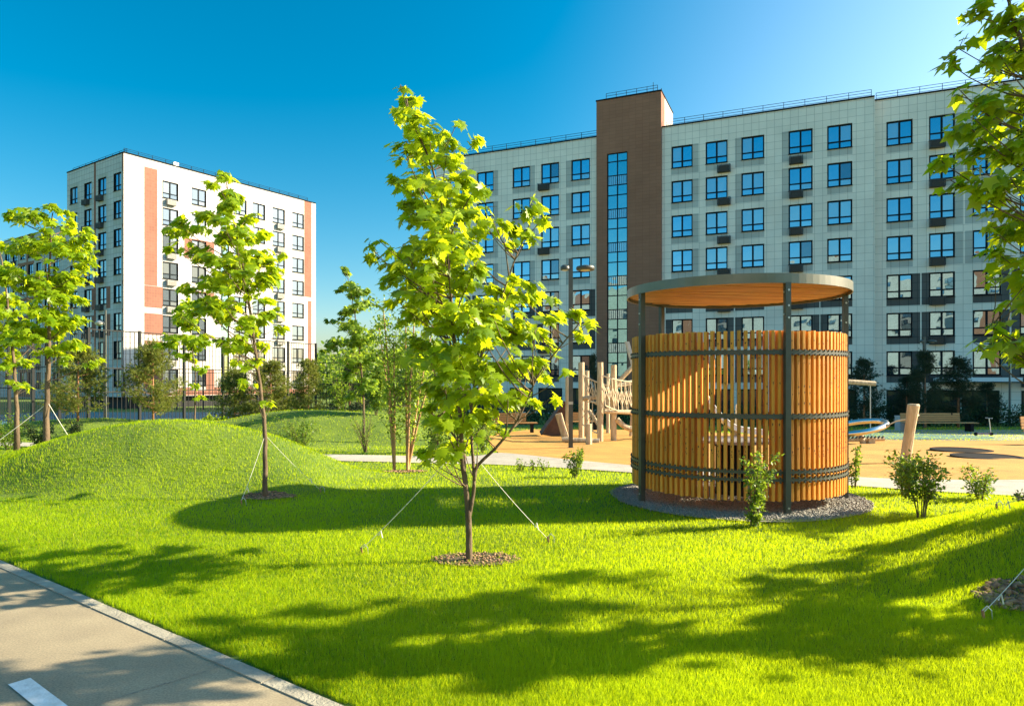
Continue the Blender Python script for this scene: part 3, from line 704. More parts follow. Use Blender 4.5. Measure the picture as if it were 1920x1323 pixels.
def broadleaf(name, label, cat, stems, lobes, Y, leaf, dens, m, seed, shape=MLF, r0=.045, group=None, bark='bark', depthf=.85, droop=.55, copies=3, flat=.62, mesh_only=False, base=None):
    """stems: list of pixel polylines (first one is the trunk, from the ground up); lobes: (px,py,r) clumps"""
    rg = np.random.default_rng(seed); r = random.Random(seed)
    bp = pt(*stems[0][0], Y) if base is None else Vector(base)
    bz = g(bp.x, bp.y); org = Vector((bp.x, bp.y, bz))
    sp = F / Y
    L3 = [(pt(px, py, Y), rp / sp) for px, py, rp in lobes]
    root = thing(name, label, cat, org, 0, group)
    mb = MB(); allst = []
    for i, st in enumerate(stems):
        P = crom([pt(x, y, Y) for x, y in st], 5)
        if i == 0: P[0].z = bz - .05
        dy = 0 if i == 0 else r.uniform(-.15, .15) * 2
        n = len(P)
        for q, p in enumerate(P): p.y += dy * (q / n) + .012 * math.sin(q * 1.7 + seed)
        ra = r0 if i == 0 else r0 * .58
        rad = [max(.006, ra * (1 - .86 * (q / (n - 1)) ** .9)) * (1.35 if (i == 0 and q == 0) else 1) for q in range(n)]
        mb.tube([p - org for p in P], rad, 8); allst.append(P)
    cz = [c.z for c, _ in L3]; z0, z1 = min(cz), max(cz)
    axis = allst[0]
    def ax_at(z):
        return min(axis, key=lambda p: abs(p.z - z))
    def hw(z):
        w = [abs(c.x - ax_at(c.z).x) + rr_ for c, rr_ in L3 if abs(c.z - z) < .18 * (z1 - z0)]
        return (sum(sorted(w)[-2:]) / 2 if len(w) > 1 else (w[0] if w else .3))
    P_, T_, N_, S_ = [], [], [], []
    br = MB()
    for li, (c, rad) in enumerate(L3):
        rad = rad * 1.14
        for cp in range(copies):
            a = ax_at(c.z); h = hw(c.z) * depthf
            if cp == 0: q = c + Vector((0, rg.uniform(-.25, .25) * h, 0)); rc = rad
            else:
                s = (1 if cp % 2 else -1); dy = s * rg.uniform(.25, .9) * h
                q = Vector((a.x + (c.x - a.x) * rg.uniform(.55, 1.0) * math.sqrt(max(.1, 1 - (dy / (h + .01)) ** 2)), Y + dy, c.z + rg.uniform(-.5, .5) * rad)); rc = rad * rg.uniform(.7, 1)
            # branch from a stem
            best = None
            for st in allst:
                for p in st:
                    if p.z < bz + .35 * 0 + .9 and p.z < c.z - .2 and len(st) > 3 and p.z < z0 - .3: continue
                    hd = math.hypot(p.x - q.x, p.y - q.y); want = q.z - .55 * hd - .05
                    sc = abs(p.z - want) + .6 * hd
                    if best is None or sc < best[0]: best = (sc, p)
            p = best[1]; ln_ = (q - p).length
            bow = Vector((0, 0, -.12 * ln_)) + Vector((rg.normal(0, .04), rg.normal(0, .04), 0)) * ln_
            br.tube([x - org for x in bez(p, q, bow, 4)], [max(.003, min(.28 * r0, .007 * ln_ + .003) * (1 - .7 * i / 4)) for i in range(5)], 5, cap=False)
            area = math.pi * (rc ** 2) * (1 if cp == 0 else .7); nl = max(3, int(dens * area / (leaf * leaf)))
            ntw = max(2, int(nl / 9))
            tw_ = []
            for _ in range(ntw):
                v = rg.normal(0, 1, 3); v /= np.linalg.norm(v); v[2] *= flat; rr2 = rc * rg.uniform(.45, 1.0)
                e = np.array(q) + v * rr2; tw_.append(e)
                br.tube([q - org, Vector(e) - org], [.004, .0015] if Y < 12 else [.006, .003], 3, cap=False)
            tw_ = np.array(tw_)
            idx = rg.integers(0, ntw, nl); f = rg.uniform(.25, 1.08, (nl, 1))
            pos = np.array(q)[None] * (1 - f) + tw_[idx] * f + rg.normal(0, .10 * rc + .015, (nl, 3)) * [1, 1, .6]
            out = pos - np.array([a.x, Y, 0]); out[:, 2] = 0; out /= (np.linalg.norm(out, axis=1, keepdims=True) + .05)
            tip = out * .55 + rg.normal(0, .55, (nl, 3)) * [1, 1, .35] + [0, 0, -droop]
            nr = out * .35 + rg.normal(0, .30, (nl, 3)) + [0, 0, 1.0]
            P_.append(pos); T_.append(tip); N_.append(nr); S_.append(leaf * rg.uniform(.6, 1.15, nl))
    pos = np.concatenate(P_); keep = pos[:, 2] > G(pos[:, 0], pos[:, 1]) + .05
    pos, tip, nr, sz = pos[keep], np.concatenate(T_)[keep], np.concatenate(N_)[keep], np.concatenate(S_)[keep]
    Vv, Fc, tt = leafset(pos - np.array(org), tip, nr, sz, shape, rg)
    mb.build('trunk', M[bark], root, smooth=True); 
    cr = link('crown', npmesh('crown', Vv, Fc, 3, m, tt), root)
    br.build('branches', M[bark], cr, smooth=True)
    return root
GM = 'young maples with guy ropes on the lawn'
main_lobes = [(758,180,20),(772,215,24),(790,255,42),(840,265,34),(890,262,24),(762,295,34),(742,345,22),(800,330,52),(860,340,42),(800,400,52),(870,388,36),(762,388,26),(830,455,56),(765,470,50),(712,485,22),(885,440,34),(740,525,34),(800,530,56),(870,520,52),(992,395,36),(1018,412,18),(955,440,24),(985,455,28),(930,540,38),(780,590,46),(850,600,56),(920,590,52),(985,555,42),(1028,556,20),(960,620,50),(1010,620,34),(1080,592,28),(1100,608,14),(1085,628,17),(800,650,48),(742,562,20),(870,680,56),(940,690,46),(1008,692,34),(1045,655,16),(1058,694,12),(830,730,44),(900,740,44),(960,750,36),(1008,752,22),(800,770,24),(850,790,36),(810,842,26),(850,832,26),(900,790,30),(930,800,18),(788,848,14),(700,468,12),(1022,588,14),(1035,740,12)]
main_stems = [[(880,1052),(879,1000),(878,965),(872,900),(866,860),(864,800),(856,700),(848,600),(842,500),(832,400),(805,300),(772,225),(762,185)],
              [(880,968),(888,920),(888,880),(884,820),(886,740),(905,660),(930,590),(960,500),(985,440),(1000,400)],
              [(889,900),(896,872),(930,838),(965,795),(985,755),(1010,700),(1045,655),(1082,610)],
              [(870,890),(868,850),(850,820),(820,790),(800,775)]]
broadleaf('maple_tree', 'bright green young maple standing in the middle of the sunlit lawn', 'tree', main_stems, main_lobes, 6.0, .108, 3.9, M['maple'], 101, group=GM, r0=.031, copies=3)
aL = [(425,328,14),(430,360,22),(440,395,28),(462,435,30),(420,432,30),(372,430,26),(335,432,24),(318,462,12),(380,478,30),(430,488,36),(480,478,30),(515,500,16),(525,470,13),(500,520,30),(450,535,36),(400,528,34),(350,540,20),(375,570,26),(332,585,14),(440,590,36),(490,588,26),(522,608,13),(460,640,26),(500,560,18),(478,680,16),(420,640,20),(436,678,14),(455,718,12),(506,752,7)]
aS = [[(497,925),(497,860),(496,800),(487,720),(478,650),(466,560),(452,480),(435,400),(424,335)]]
TREE_A_Y = 9.25
broadleaf('maple_tree', 'slender leaning maple on the side of the big grass mound', 'tree', aS, aL, TREE_A_Y, .12, 4.6, M['maple'], 102, group=GM, r0=.038, shape=MLF)
cL = [(112,392,13),(97,412,22),(60,408,22),(25,400,16),(140,440,22),(166,430,10),(90,452,36),(40,462,32),(150,480,26),(175,497,9),(110,520,36),(60,540,36),(18,520,28),(150,562,13),(100,590,36),(140,602,20),(60,625,30),(28,600,20),(166,676,16),(130,645,22),(92,655,22),(120,560,25)]
broadleaf('maple_tree', 'maple at the left edge with a straight trunk rising behind the mound', 'tree', [[(87,860),(87,780),(90,700),(92,620),(92,520),(98,400)]], cL, 14.0, .165, 5.5, M['maple'], 103, group=GM, shape=MLS, r0=.07)
dL = [(8,560,26),(20,620,26),(40,680,18),(0,660,24),(15,590,26),(30,640,20),(0,500,24),(22,712,12),(52,722,8),(-30,520,30),(-40,600,35),(-30,680,30),(-20,450,25)]
broadleaf('maple_tree', 'shaded maple cut off by the left edge of the picture', 'tree', [[(32,790),(30,740),(26,680),(18,600),(5,500),(-5,460)]], dL, 18.0, .18, 4.6, M['maple'], 104, group=GM, shape=MLS, r0=.06)
bL = [(345,575,20),(352,605,26),(322,640,20),(300,645,13),(370,640,22),(385,690,12),(345,665,16),(368,725,8),(375,745,8),(330,600,15),(390,640,12)]
broadleaf('maple_tree', 'small sparse maple in front of the tall court fence', 'tree', [[(365,785),(366,740),(366,700),(360,650),(350,580)]], bL, 24.0, .19, 4.6, M['maple'], 105, group=GM, shape=MLS, r0=.035)
eL = [(648,505,9),(655,530,12),(638,545,10),(670,550,16),(690,545,10),(650,580,17),(685,570,15),(660,610,22),(614,600,7),(630,640,19),(604,658,8),(680,640,25),(665,680,26),(702,670,17),(710,612,12),(650,702,17),(690,720,22),(660,742,13),(625,600,9)]
broadleaf('maple_tree', 'tall thin maple against the sky between the two buildings', 'tree', [[(682,800),(681,740),(676,680),(670,620),(660,560),(650,508)]], eL, 21.0, .15, 6.5, M['green'], 106, group=GM, shape=MLS, r0=.04)
rL = [(1820,20,42),(1880,40,42),(1782,120,20),(1800,90,30),(1850,110,46),(1905,120,40),(1785,170,20),(1830,190,40),(1890,200,46),(1800,240,38),(1778,300,26),(1850,270,50),(1910,290,50),(1820,340,42),(1880,360,46),(1788,335,18),(1905,430,40),(1855,430,28),(1870,480,32),(1862,520,20),(1912,510,30),(1900,572,26),(1850,618,22),(1900,640,26),(1860,645,20),(1828,648,13),(1880,600,14)]
rL += [(x, y, 60) for x in (1965, 2060, 2150) for y in (-60, 60, 180, 300, 420, 540, 640)] + [(1900, -60, 60), (1850, -90, 50), (1960, -150, 50), (2060, -150, 50)]
RT = pt(1985, 1100, 4.5)
broadleaf('maple_tree', 'big near maple hanging into the picture at the right edge', 'tree', [[(2010,1150),(1985,900),(1990,700),(1985,500),(1995,300),(2000,100),(2005,-60),(2008,-190)], [(1988,560),(1960,400),(1930,230),(1880,60),(1850,0)], [(1988,760),(1950,690),(1910,640),(1870,610)]], rL, 4.5, .108, 3.4, M['maple'], 107, group=GM, r0=.06, shape=MLS, copies=3, depthf=.33)
# more of the same row outside the frame on the right: they throw the dappled shade on the foreground
def offtree(label, x, y, h, seed, w=1.1):
    Yr = y; px = CX + x / y * F; sp = F / y
    def zz(z): return HZ - (z - CAMZ) * sp
    lob = []; r = random.Random(seed)
    z = 1.7
    while z < h:
        t = (z - 1.5) / (h - 1.5); ww = w * (math.sin(math.pi * min(1, t * .85 + .15)) ** .7)
        for k in range(3): lob.append((px + r.uniform(-1, 1) * ww * sp, zz(z + r.uniform(-.2, .2)), r.uniform(.22, .38) * sp))
        z += .33
    return broadleaf('maple_tree', label, 'tree', [[(px, zz(0)), (px + 3, zz(h * .4)), (px - 4, zz(h * .7)), (px, zz(h))]], lob, y, .17, 2.2, M['maple'], seed, group=GM, shape=MLS, r0=.05, copies=2)
offtree('maple of the row just right of the picture, shading the foreground grass', 8.0, 5.7, 4.8, 108, 1.15)
offtree('maple right of the picture whose shade reaches the lower right grass', 6.8, 4.8, 3.6, 112, .75)
offtree('maple farther right of the picture whose shade falls beside the round shelter', 9.8, 8.3, 3.6, 109, .6)

def shrub(name, label, cat, base, h, w, seed, leaf=.045, n=700, nst=7, m='shrubleaf', group=None, bark='bark', shape=OVL, low=.15, stem=.008, ht_pow=1.0):
    rg = np.random.default_rng(seed); x0, y0 = base; z0 = g(x0, y0)
    root = thing(name, label, cat, (x0, y0, z0), 0, group); mb = MB(); P_ = []; 
    n = int(n * 1.9); per = max(4, n // (nst * 5))
    for i in range(nst):
        a = rg.random() * 6.28; s = rg.uniform(.35, 1) * w / 2; hh_ = h * rg.uniform(.65, 1.0)
        e = Vector((math.cos(a) * s, math.sin(a) * s, hh_)); b0 = Vector((math.cos(a) * .03, math.sin(a) * .03, -.02))
        L_ = bez(b0, e, Vector((math.cos(a) * s * -.25, math.sin(a) * s * -.25, hh_ * .12)), 6)
        mb.tube(L_, [stem * (1 - .7 * k / 6) for k in range(7)], 4, cap=False)
        for k in range(5):
            t = low + (1 - low) * (k + rg.random()) / 5; p = L_[min(6, int(t * 6))].lerp(L_[min(6, int(t * 6) + 1)], (t * 6) % 1)
            v = rg.normal(0, 1, 3); v[2] = abs(v[2]) * .6; v /= np.linalg.norm(v); q = p + Vector(v) * w * .16
            mb.tube([p, q], [stem * .4, stem * .2], 3, cap=False)
            f = rg.random((per, 1)); pos = np.array(p) * (1 - f) + np.array(q) * f + rg.normal(0, w * .055, (per, 3)); P_.append(pos)
    pos = np.concatenate(P_); pos[:, 2] = np.maximum(pos[:, 2], .03)
    k = len(pos); out = pos * [1, 1, 0]; out /= np.linalg.norm(out, axis=1, keepdims=True) + .05
    tip = out * .6 + rg.normal(0, .6, (k, 3)) + [0, 0, .15]; nr = rg.normal(0, .45, (k, 3)) + [0, 0, 1]
    Vv, Fc, tt = leafset(pos, tip, nr, leaf * rg.uniform(.6, 1.2, k), shape, rg)
    mb.build('stem', M[bark], root, smooth=True); link('foliage', npmesh('foliage', Vv, Fc, 3, M[m], tt), root)
    return root
SH = 'small leafy shrubs planted along the path'
shrub('shrub', 'loose shrub growing at the base of the tall lamp post', 'shrub', at(1078, 897), .52, .42, 31, .05, 420, 7, group=SH)
shrub('shrub', 'tall thin shrub right in front of the slatted shelter', 'shrub', at(1413, 988), .80, .46, 32, .05, 620, 7, group=SH, low=.05)
shrub('shrub', 'dark green shrub on a short stem, right of the slatted shelter', 'shrub', at(1727, 978), .72, .68, 33, .05, 800, 9, group=SH, low=.35)
shrub('shrub', 'round pale-tipped shrub just behind the dark one by the path', 'shrub', at(1690, 925), .55, .62, 34, .05, 700, 9, group=SH)
shrub('shrub', 'small spreading shrub near the right edge beside the path', 'shrub', at(1838, 936), .42, .55, 35, .05, 420, 8, group=SH)
shrub('shrub', 'low dark shrub cut off by the right edge near the path', 'shrub', at(1912, 948), .18, .4, 36, .045, 260, 7, 'darkleaf', group=SH)
shrub('shrub', 'thin shrub showing past the right side of the slatted shelter', 'shrub', at(1602, 915), .62, .26, 37, .05, 300, 5, group=SH)
i = 0
for (x, y, h, w, s, lb) in ((975, 884, .22, .25, 38, 'left of the three'), (1003, 884, .25, .2, 39, 'middle of the three'), (1020, 885, .18, .25, 40, 'right of the three')):
    shrub('seedling_plant', 'tiny leafy seedling at the grey path edge near the maple, ' + lb, 'plant', at(x, y), h, w, s, .05, 50, 4, group='seedlings at the path edge')
def onm(px, py, Y): return ((px - CX) / F * Y, Y)
shrub('shrub', 'dark bushy shrub in the hollow behind the big mound', 'shrub', onm(565, 0, 17.2), .95, 1.1, 41, .06, 800, 10, 'shrubleaf', group=SH)
shrub('shrub', 'low ragged shrub at the foot of the far mound', 'shrub', onm(520, 0, 18.2), .5, .9, 42, .06, 380, 8, group=SH)
shrub('shrub', 'bare twiggy shrub with a few leaves under the thin tall maple', 'shrub', onm(685, 0, 18.0), 1.1, 1.0, 43, .05, 260, 12, group=SH, stem=.01)
shrub('shrub', 'large round shrub at the far left edge', 'shrub', onm(15, 0, 19), 1.0, 1.3, 44, .07, 900, 10, group=SH)
shrub('shrub', 'dark round shrub beside the left straight maple trunk', 'shrub', onm(72, 0, 19.5), .75, 1.05, 45, .06, 800, 10, 'darkleaf', group=SH)
shrub('shrub', 'upright dark shrub left of the small pines', 'shrub', onm(142, 0, 19.5), .85, .8, 46, .06, 600, 9, 'darkleaf', group=SH)
shrub('shrub', 'low shrub on the rise under the left lamp', 'shrub', onm(200, 0, 20), .5, .9, 47, .06, 320, 8, group=SH)
for (px, s, lb) in ((388, 48, 'yellow-green shrub by the fence, left of a pair'), (416, 49, 'yellow-green shrub by the fence, right of a pair')):
    shrub('shrub', lb, 'shrub', onm(px, 0, 27), .65, .6, s, .1, 200, 6, 'maple', group=SH)
shrub('shrub', 'tall leafy shrub behind the foot of the middle maple', 'shrub', onm(820, 0, 17.5), 1.5, 1.6, 50, .08, 1100, 10, group=SH)
shrub('shrub', 'bright shrub between the middle maple and the orange ground', 'shrub', onm(905, 0, 17.6), 1.0, .9, 51, .07, 600, 9, group=SH)
shrub('shrub', 'thin leafy bush left of the multi-stemmed cherry', 'shrub', onm(705, 0, 23.5), 2.1, 1.6, 52, .1, 1900, 9, group=SH)
for (px, Yy, h, w, s_, lb) in ((640, 27, 3.0, 1.5, 53, 'tall airy sapling thicket at the corner of the court fence'), (722, 27.5, 3.3, 1.5, 54, 'tall airy sapling left of the multi-stemmed tree, behind the mound'), (795, 25, 3.1, 1.5, 55, 'tall airy sapling behind the multi-stemmed tree on the right'), (838, 27, 2.4, 1.4, 56, 'leafy sapling seen behind the middle maple trunk')):
    shrub('sapling', lb, 'sapling', onm(px, 0, Yy), h, w, s_, .10, 750, 6, 'green', group='airy saplings beyond the path', low=.25, stem=.014)
# multi-stemmed tree with orange bark
def multistem(label, base, seed):
    rg = np.random.default_rng(seed); x0, y0 = base; z0 = g(x0, y0); root = thing('cherry_tree', label, 'tree', (x0, y0, z0)); mb = MB(); br = MB(); P_ = []
    ends = [(-.42, 2.7), (-.25, 3.0), (-.08, 2.3), (.1, 3.1), (.3, 3.15), (.5, 2.6), (.66, 2.2)]
    for i, (dx, h) in enumerate(ends):
        b = Vector((-.12 if i < 3 else .12, rg.uniform(-.05, .05), -.03)); e = Vector((dx * 1.1, rg.uniform(-.45, .45), h))
        L_ = bez(b, e, Vector((-dx * .12, 0, .1)), 8); mb.tube(L_, [.024 * (1 - .8 * k / 8) + .004 for k in range(9)], 6, cap=False)
        for k in range(2, 9):
            for _ in range(4):
                p = L_[k]; v = rg.normal(0, 1, 3); v[2] = abs(v[2]); v /= np.linalg.norm(v); q = p + Vector(v) * rg.uniform(.15, .62)
                br.tube([p, q], [.006, .002], 3, cap=False); c = 26 if k > 3 else 8
                f = rg.random((c, 1)); P_.append(np.array(p) * (1 - f) + np.array(q) * f + rg.normal(0, .07, (c, 3)))
    pos = np.concatenate(P_); k = len(pos); tip = rg.normal(0, .7, (k, 3)) + [0, 0, .2]; nr = rg.normal(0, .5, (k, 3)) + [0, 0, 1]
    Vv, Fc, tt = leafset(pos, tip, nr, .075 * rg.uniform(.6, 1.2, k), OVL, rg)
    mb.build('trunk', M['orangebark'], root, smooth=True); cr = link('crown', npmesh('crown', Vv, Fc, 3, M['green'], tt), root); br.build('branches', M['bark'], cr)
    return root
multistem('multi-stemmed small tree with orange bark beside the grey path', at(752, 882), 61)
# pines
def pine_mesh(h, w, seed, dens=1.0, m='pine', nb=4):
    rg = np.random.default_rng(seed); mb = MB(); mb.tube([(0, 0, -.05), (.01, 0, h * .5), (0, .01, h)], [h * .018, h * .012, .004], 6)
    br = MB(); tf = []
    z = h * .12
    while z < h * .98:
        t = z / h; L_ = w / 2 * (1 - t) ** .6 * (1 if t > .25 else .8) + .06
        for k in range(nb + int(rg.random() * 2)):
            a = rg.random() * 6.28; l = L_ * rg.uniform(.7, 1.1); e = Vector((math.cos(a) * l, math.sin(a) * l, z + l * .35)); b = Vector((0, 0, z))
            P = bez(b, e, Vector((0, 0, -.08 * l)), 4); br.tube(P, [.012, .009, .007, .005, .003], 4, cap=False)
            for q in range(2, 5):
                for _ in range(int(9 * dens) + (3 if q == 4 else 0)):
                    v = rg.normal(0, 1, 3) * [1, 1, .6]; v = v / np.linalg.norm(v) * rg.uniform(.04, .24) * (w / 2)
                    tf.append((np.array(P[q]) + v, Vector(v).normalized() + Vector((math.cos(a) * .4, math.sin(a) * .4, .5))))
        z += h * .06
    for _ in range(int(10 * dens)): tf.append((np.array([rg.normal(0, .02), rg.normal(0, .02), h * rg.uniform(.9, 1.02)]), Vector((0, 0, 1))))
    c = np.array([t_[0] for t_ in tf]); d = np.array([tuple(t_[1]) for t_ in tf]); d /= np.linalg.norm(d, axis=1, keepdims=True)
    nn = 16; n = len(c); dd = d[:, None] * .8 + rg.normal(0, .65, (n, nn, 3)); dd /= np.linalg.norm(dd, axis=2, keepdims=True)
    sd_ = np.cross(dd, rg.normal(0, 1, (n, nn, 3))); sd_ /= np.linalg.norm(sd_, axis=2, keepdims=True) + 1e-6
    ln_ = rg.uniform(.06, .11, (n, nn, 1)); wd = .006
    st = c[:, None] + dd * 0 + rg.normal(0, .012, (n, nn, 3))
    V3 = np.stack([st - sd_ * wd, st + sd_ * wd, st + dd * ln_], 2).reshape(-1, 3); F3 = np.arange(len(V3)).reshape(-1, 3)
    tt = np.repeat(rg.random(n), nn * 3)
    return mb.mesh('trunk', M['pinebark'], True), br.mesh('branches', M['pinebark'] if m == 'pine' else M['bark']), npmesh('crown', V3, F3, 3, M[m], tt)
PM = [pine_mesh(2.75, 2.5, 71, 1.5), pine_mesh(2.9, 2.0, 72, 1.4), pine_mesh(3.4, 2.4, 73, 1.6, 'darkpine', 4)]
def pine(label, px, Y, h, w, mi, rz, grp):
    tm, bm_, cm = PM[mi]; x, y = onm(px, 0, Y); h0, w0 = ((2.75, 2.5), (2.9, 2.0), (3.4, 2.4))[mi]
    root = thing('pine_tree', label, 'tree', (x, y, g(x, y)), rz, grp); root.scale = (w / w0, w / w0, h / h0)
    link('trunk', tm, root); c = link('crown', cm, root); link('branches', bm_, c)
GP = 'small pines in front of the court fence'
pine('bushy pine left of the left lamp post', 146, 25, 2.75, 2.5, 0, 0, GP)
pine('airy pine in front of the corner of the white building', 287, 26, 2.95, 2.4, 0, 2.1, GP)
pine('narrow pine with orange trunk right of the leaning maple', 578, 27, 2.9, 1.7, 1, 0, GP)
pine('shaded pine behind the leaning maple, left of two', 440, 31, 2.8, 2.4, 0, 4.0, GP)
pine('shaded pine behind the leaning maple, right of two', 508, 31, 3.2, 2.6, 1, 3.0, GP)
pine('dark pine right of the court fence corner', 655, 30, 2.9, 2.6, 2, 1.0, GP)
pine('dark pine behind the multi-stemmed tree', 730, 31, 2.6, 2.6, 2, 2.0, GP)
GD = 'dark pines in the shade before the grey building'
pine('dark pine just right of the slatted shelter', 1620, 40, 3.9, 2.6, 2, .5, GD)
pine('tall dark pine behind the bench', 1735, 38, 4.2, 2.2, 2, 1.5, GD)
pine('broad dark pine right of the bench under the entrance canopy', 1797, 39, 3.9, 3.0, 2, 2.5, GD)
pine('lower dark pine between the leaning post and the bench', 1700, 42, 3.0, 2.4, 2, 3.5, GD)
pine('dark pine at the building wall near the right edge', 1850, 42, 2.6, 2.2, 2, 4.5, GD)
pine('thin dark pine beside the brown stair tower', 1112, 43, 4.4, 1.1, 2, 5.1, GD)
# hedges along the foot of the grey building: dense leafy masses, each a thing
def hedge(label, pxa, pxb, Y, h, d, seed):
    rg = np.random.default_rng(seed); xa = (pxa - CX) / F * Y; xb = (pxb - CX) / F * Y; n = int((xb - xa) * h * 420)
    u = rg.random(n); P = np.stack([xa + (xb - xa) * u, Y + rg.normal(0, d / 3, n), rg.random(n) ** .8 * h * (.75 + .25 * np.sin(u * 23 + seed) + .12 * np.sin(u * 61))], 1)
    P[:, 2] += G(P[:, 0], P[:, 1]); tip = rg.normal(0, 1, (n, 3)); nr = rg.normal(0, .5, (n, 3)) + [0, -.3, 1]
    o = Vector(((xa + xb) / 2, Y, g((xa + xb) / 2, Y)))
    Vv, Fc, tt = leafset(P - np.array(o), tip, nr, .16 * rg.uniform(.6, 1.2, n), OVL, rg)
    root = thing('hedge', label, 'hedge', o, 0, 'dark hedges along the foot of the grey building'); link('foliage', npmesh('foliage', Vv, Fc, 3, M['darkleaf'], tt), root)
    mb = MB()
    for k in range(int((xb - xa) / .7)):
        x = xa + .35 + .7 * k - o.x; mb.tube([(x, 0, -.2), (x + rg.normal(0, .1), 0, h * .6)], [.02, .008], 4, cap=False)
    mb.build('stem', M['bark'], root)
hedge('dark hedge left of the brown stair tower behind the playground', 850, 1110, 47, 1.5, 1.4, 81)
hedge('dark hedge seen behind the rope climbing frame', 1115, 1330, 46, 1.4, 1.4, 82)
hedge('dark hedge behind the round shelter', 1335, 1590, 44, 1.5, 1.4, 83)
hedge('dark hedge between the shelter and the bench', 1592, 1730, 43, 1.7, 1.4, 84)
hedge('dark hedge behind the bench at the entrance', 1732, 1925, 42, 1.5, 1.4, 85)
# far-off wood
rg = np.random.default_rng(90); n = 26000; cc = []
for i in range(70):
    x = rg.uniform(-62, 2); y = rg.uniform(112, 150); h = rg.uniform(6, 10.5); cc.append((x, y, h, rg.uniform(2.2, 4.2)))
ci = rg.integers(0, len(cc), n); C_ = np.array(cc)[ci]; v = rg.normal(0, 1, (n, 3)); v /= np.linalg.norm(v, axis=1, keepdims=True)
P = np.stack([C_[:, 0] + v[:, 0] * C_[:, 3], C_[:, 1] + v[:, 1] * C_[:, 3], C_[:, 2] * .52 + v[:, 2] * C_[:, 2] * .5 - 1.5], 1) + rg.normal(0, .35, (n, 3))
Vv, Fc, tt = leafset(P, rg.normal(0, 1, (n, 3)), v + rg.normal(0, .4, (n, 3)), rg.uniform(.5, 1.1, n), OVL, rg)
tag(link('distant_woods', npmesh('distant_woods', Vv, Fc, 3, M['shrubleaf'], tt)), 'far wood of green trees on the horizon between the buildings', 'woods', kind='stuff')

# ------------------------------------------------------------------ guy ropes
def guy(label, top, foot, sag=.02, peg=True):
    top = Vector(top); f = Vector((foot[0], foot[1], g(*foot) + .05)); root = thing('guy_rope', label, 'rope', f, 0, 'guy ropes holding the maples')
    mb = MB(); P = [top.lerp(f, t) - f - Vector((0, 0, sag * math.sin(math.pi * t))) for t in [i / 10 for i in range(11)]]
    mb.tube(P, .0026 if top.y < 12 else .006, 5); mb.tube([P[8] + Vector((.0, 0, -.02)), P[8] + Vector((.02, 0, .02)), P[8] + Vector((.035, 0, -.045))], .006, 5)
    mb.build('rope', M['rope'], root)
    if peg:
        mb = MB(); mb.tube([(.02, 0, -.1), (0, 0, .02)], [.008, .010], 8); mb.build('peg', M['pinebark'], root)
        mb = MB(); mb.tube([(0, 0, .02), (.03, 0, .05), (.06, 0, .02), (.065, 0, -.04)], .004, 5); mb.build('hook', M['galv'], root)
mt = pt(856, 820, 6.0)
guy('pale rope running from the middle maple down to the left', pt(845, 855, 6.0), at(677, 1040))
guy('pale rope running from the middle maple down to the right', pt(893, 858, 6.0), at(1027, 1019))
ta = pt(497, 815, TREE_A_Y)
guy('rope from the leaning maple down the front of the mound', ta, onm(452, 0, 8.7))
guy('rope from the leaning maple down to the right', ta, onm(600, 0, 9.6))
guy('rope from the near right maple to the shaded grass', pt(1990, 980, 4.5), at(1842, 1166))
guy('rope from the near right maple towards the path, far side', pt(1990, 900, 4.5), onm(1868, 0, 6.4))
tc_ = pt(90, 755, 14.0); guy('rope on the left side of the straight maple trunk', tc_, (tc_.x - 1.2, 13.6)); guy('rope on the right side of the straight maple trunk', tc_, (tc_.x + .9, 13.8))

# tree pits
def pit(name, label, x, y, rx, ry, n, seed, size=.03):
    tag(sheet(name, ell(x, y, rx, ry, 24), M['soil'], .014, .15), kind='structure')
    tag(scatter_chips('bark_mulch', x, y, rx, ry, n, size, M['chip'], .3, seed), label, 'mulch')
t1 = at(880, 1050); PITS = [(t1[0] + .05, t1[1] + .02, .40, .22)]
pit('tree_pit', 'pale bark chips around the foot of the middle maple', *PITS[0], 170, 11, .014)
ax, ay = onm(505, 0, 9.25); PITS.append((ax, ay, .36, .22)); pit('tree_pit', 'dark bark chips around the leaning maple on the mound', ax, ay, .36, .22, 200, 12, .018)
cx_, cy_ = at(757, 884); PITS.append((cx_, cy_, .42, .22)); pit('tree_pit', 'pale chips at the foot of the orange-barked stems', cx_, cy_, .42, .22, 200, 13, .022)
PITS.append((3.72, 4.75, .46, .26)); pit('tree_pit', 'bark mulch under the near right maple', 3.72, 4.75, .46, .26, 420, 14, .026)

# ------------------------------------------------------------------ grass
N = 1500000; rg = np.random.default_rng(7)
py = HZ + 52 + (rg.random(N) ** 1.15) * 700; px = rg.uniform(-500, 2450, N)
s = (py - HZ) / F
Y = np.where(py > 914, CAMZ / s, 1.18 / np.maximum(s - .042, 1e-3)); Y = np.minimum(Y, 46)
Y = Y + rg.normal(0, .03, N) * Y / 5; X = (px - CX) / F * Y
ok = (Y < 40) & (Y > 1.5)
sd2 = (X - KA.x) * KN.x + (Y - KA.y) * KN.y; ok &= sd2 > (.02 + .02 * np.abs(np.sin(X * 9) * np.sin(X * 23 + 1)))
for A in (np.array(PATH), np.array([tuple(p) for p in PLAY])): ok &= ~inpoly(X, Y, A)
ok &= (((X - PC[0]) / 1.64) ** 2 + ((Y - PC[1] + .05) / 1.68) ** 2) > 1
for q in PITS:
    e = ((X - q[0]) / q[2]) ** 2 + ((Y - q[1]) / q[3]) ** 2; ok &= (e > 1) | (rg.random(N) < .12 + .8 * np.clip(e, 0, 1) ** 3)
ok &= ~((X < -8) & (Y > 39))
X, Y = X[ok], Y[ok]; n = len(X); Z = G(X, Y)
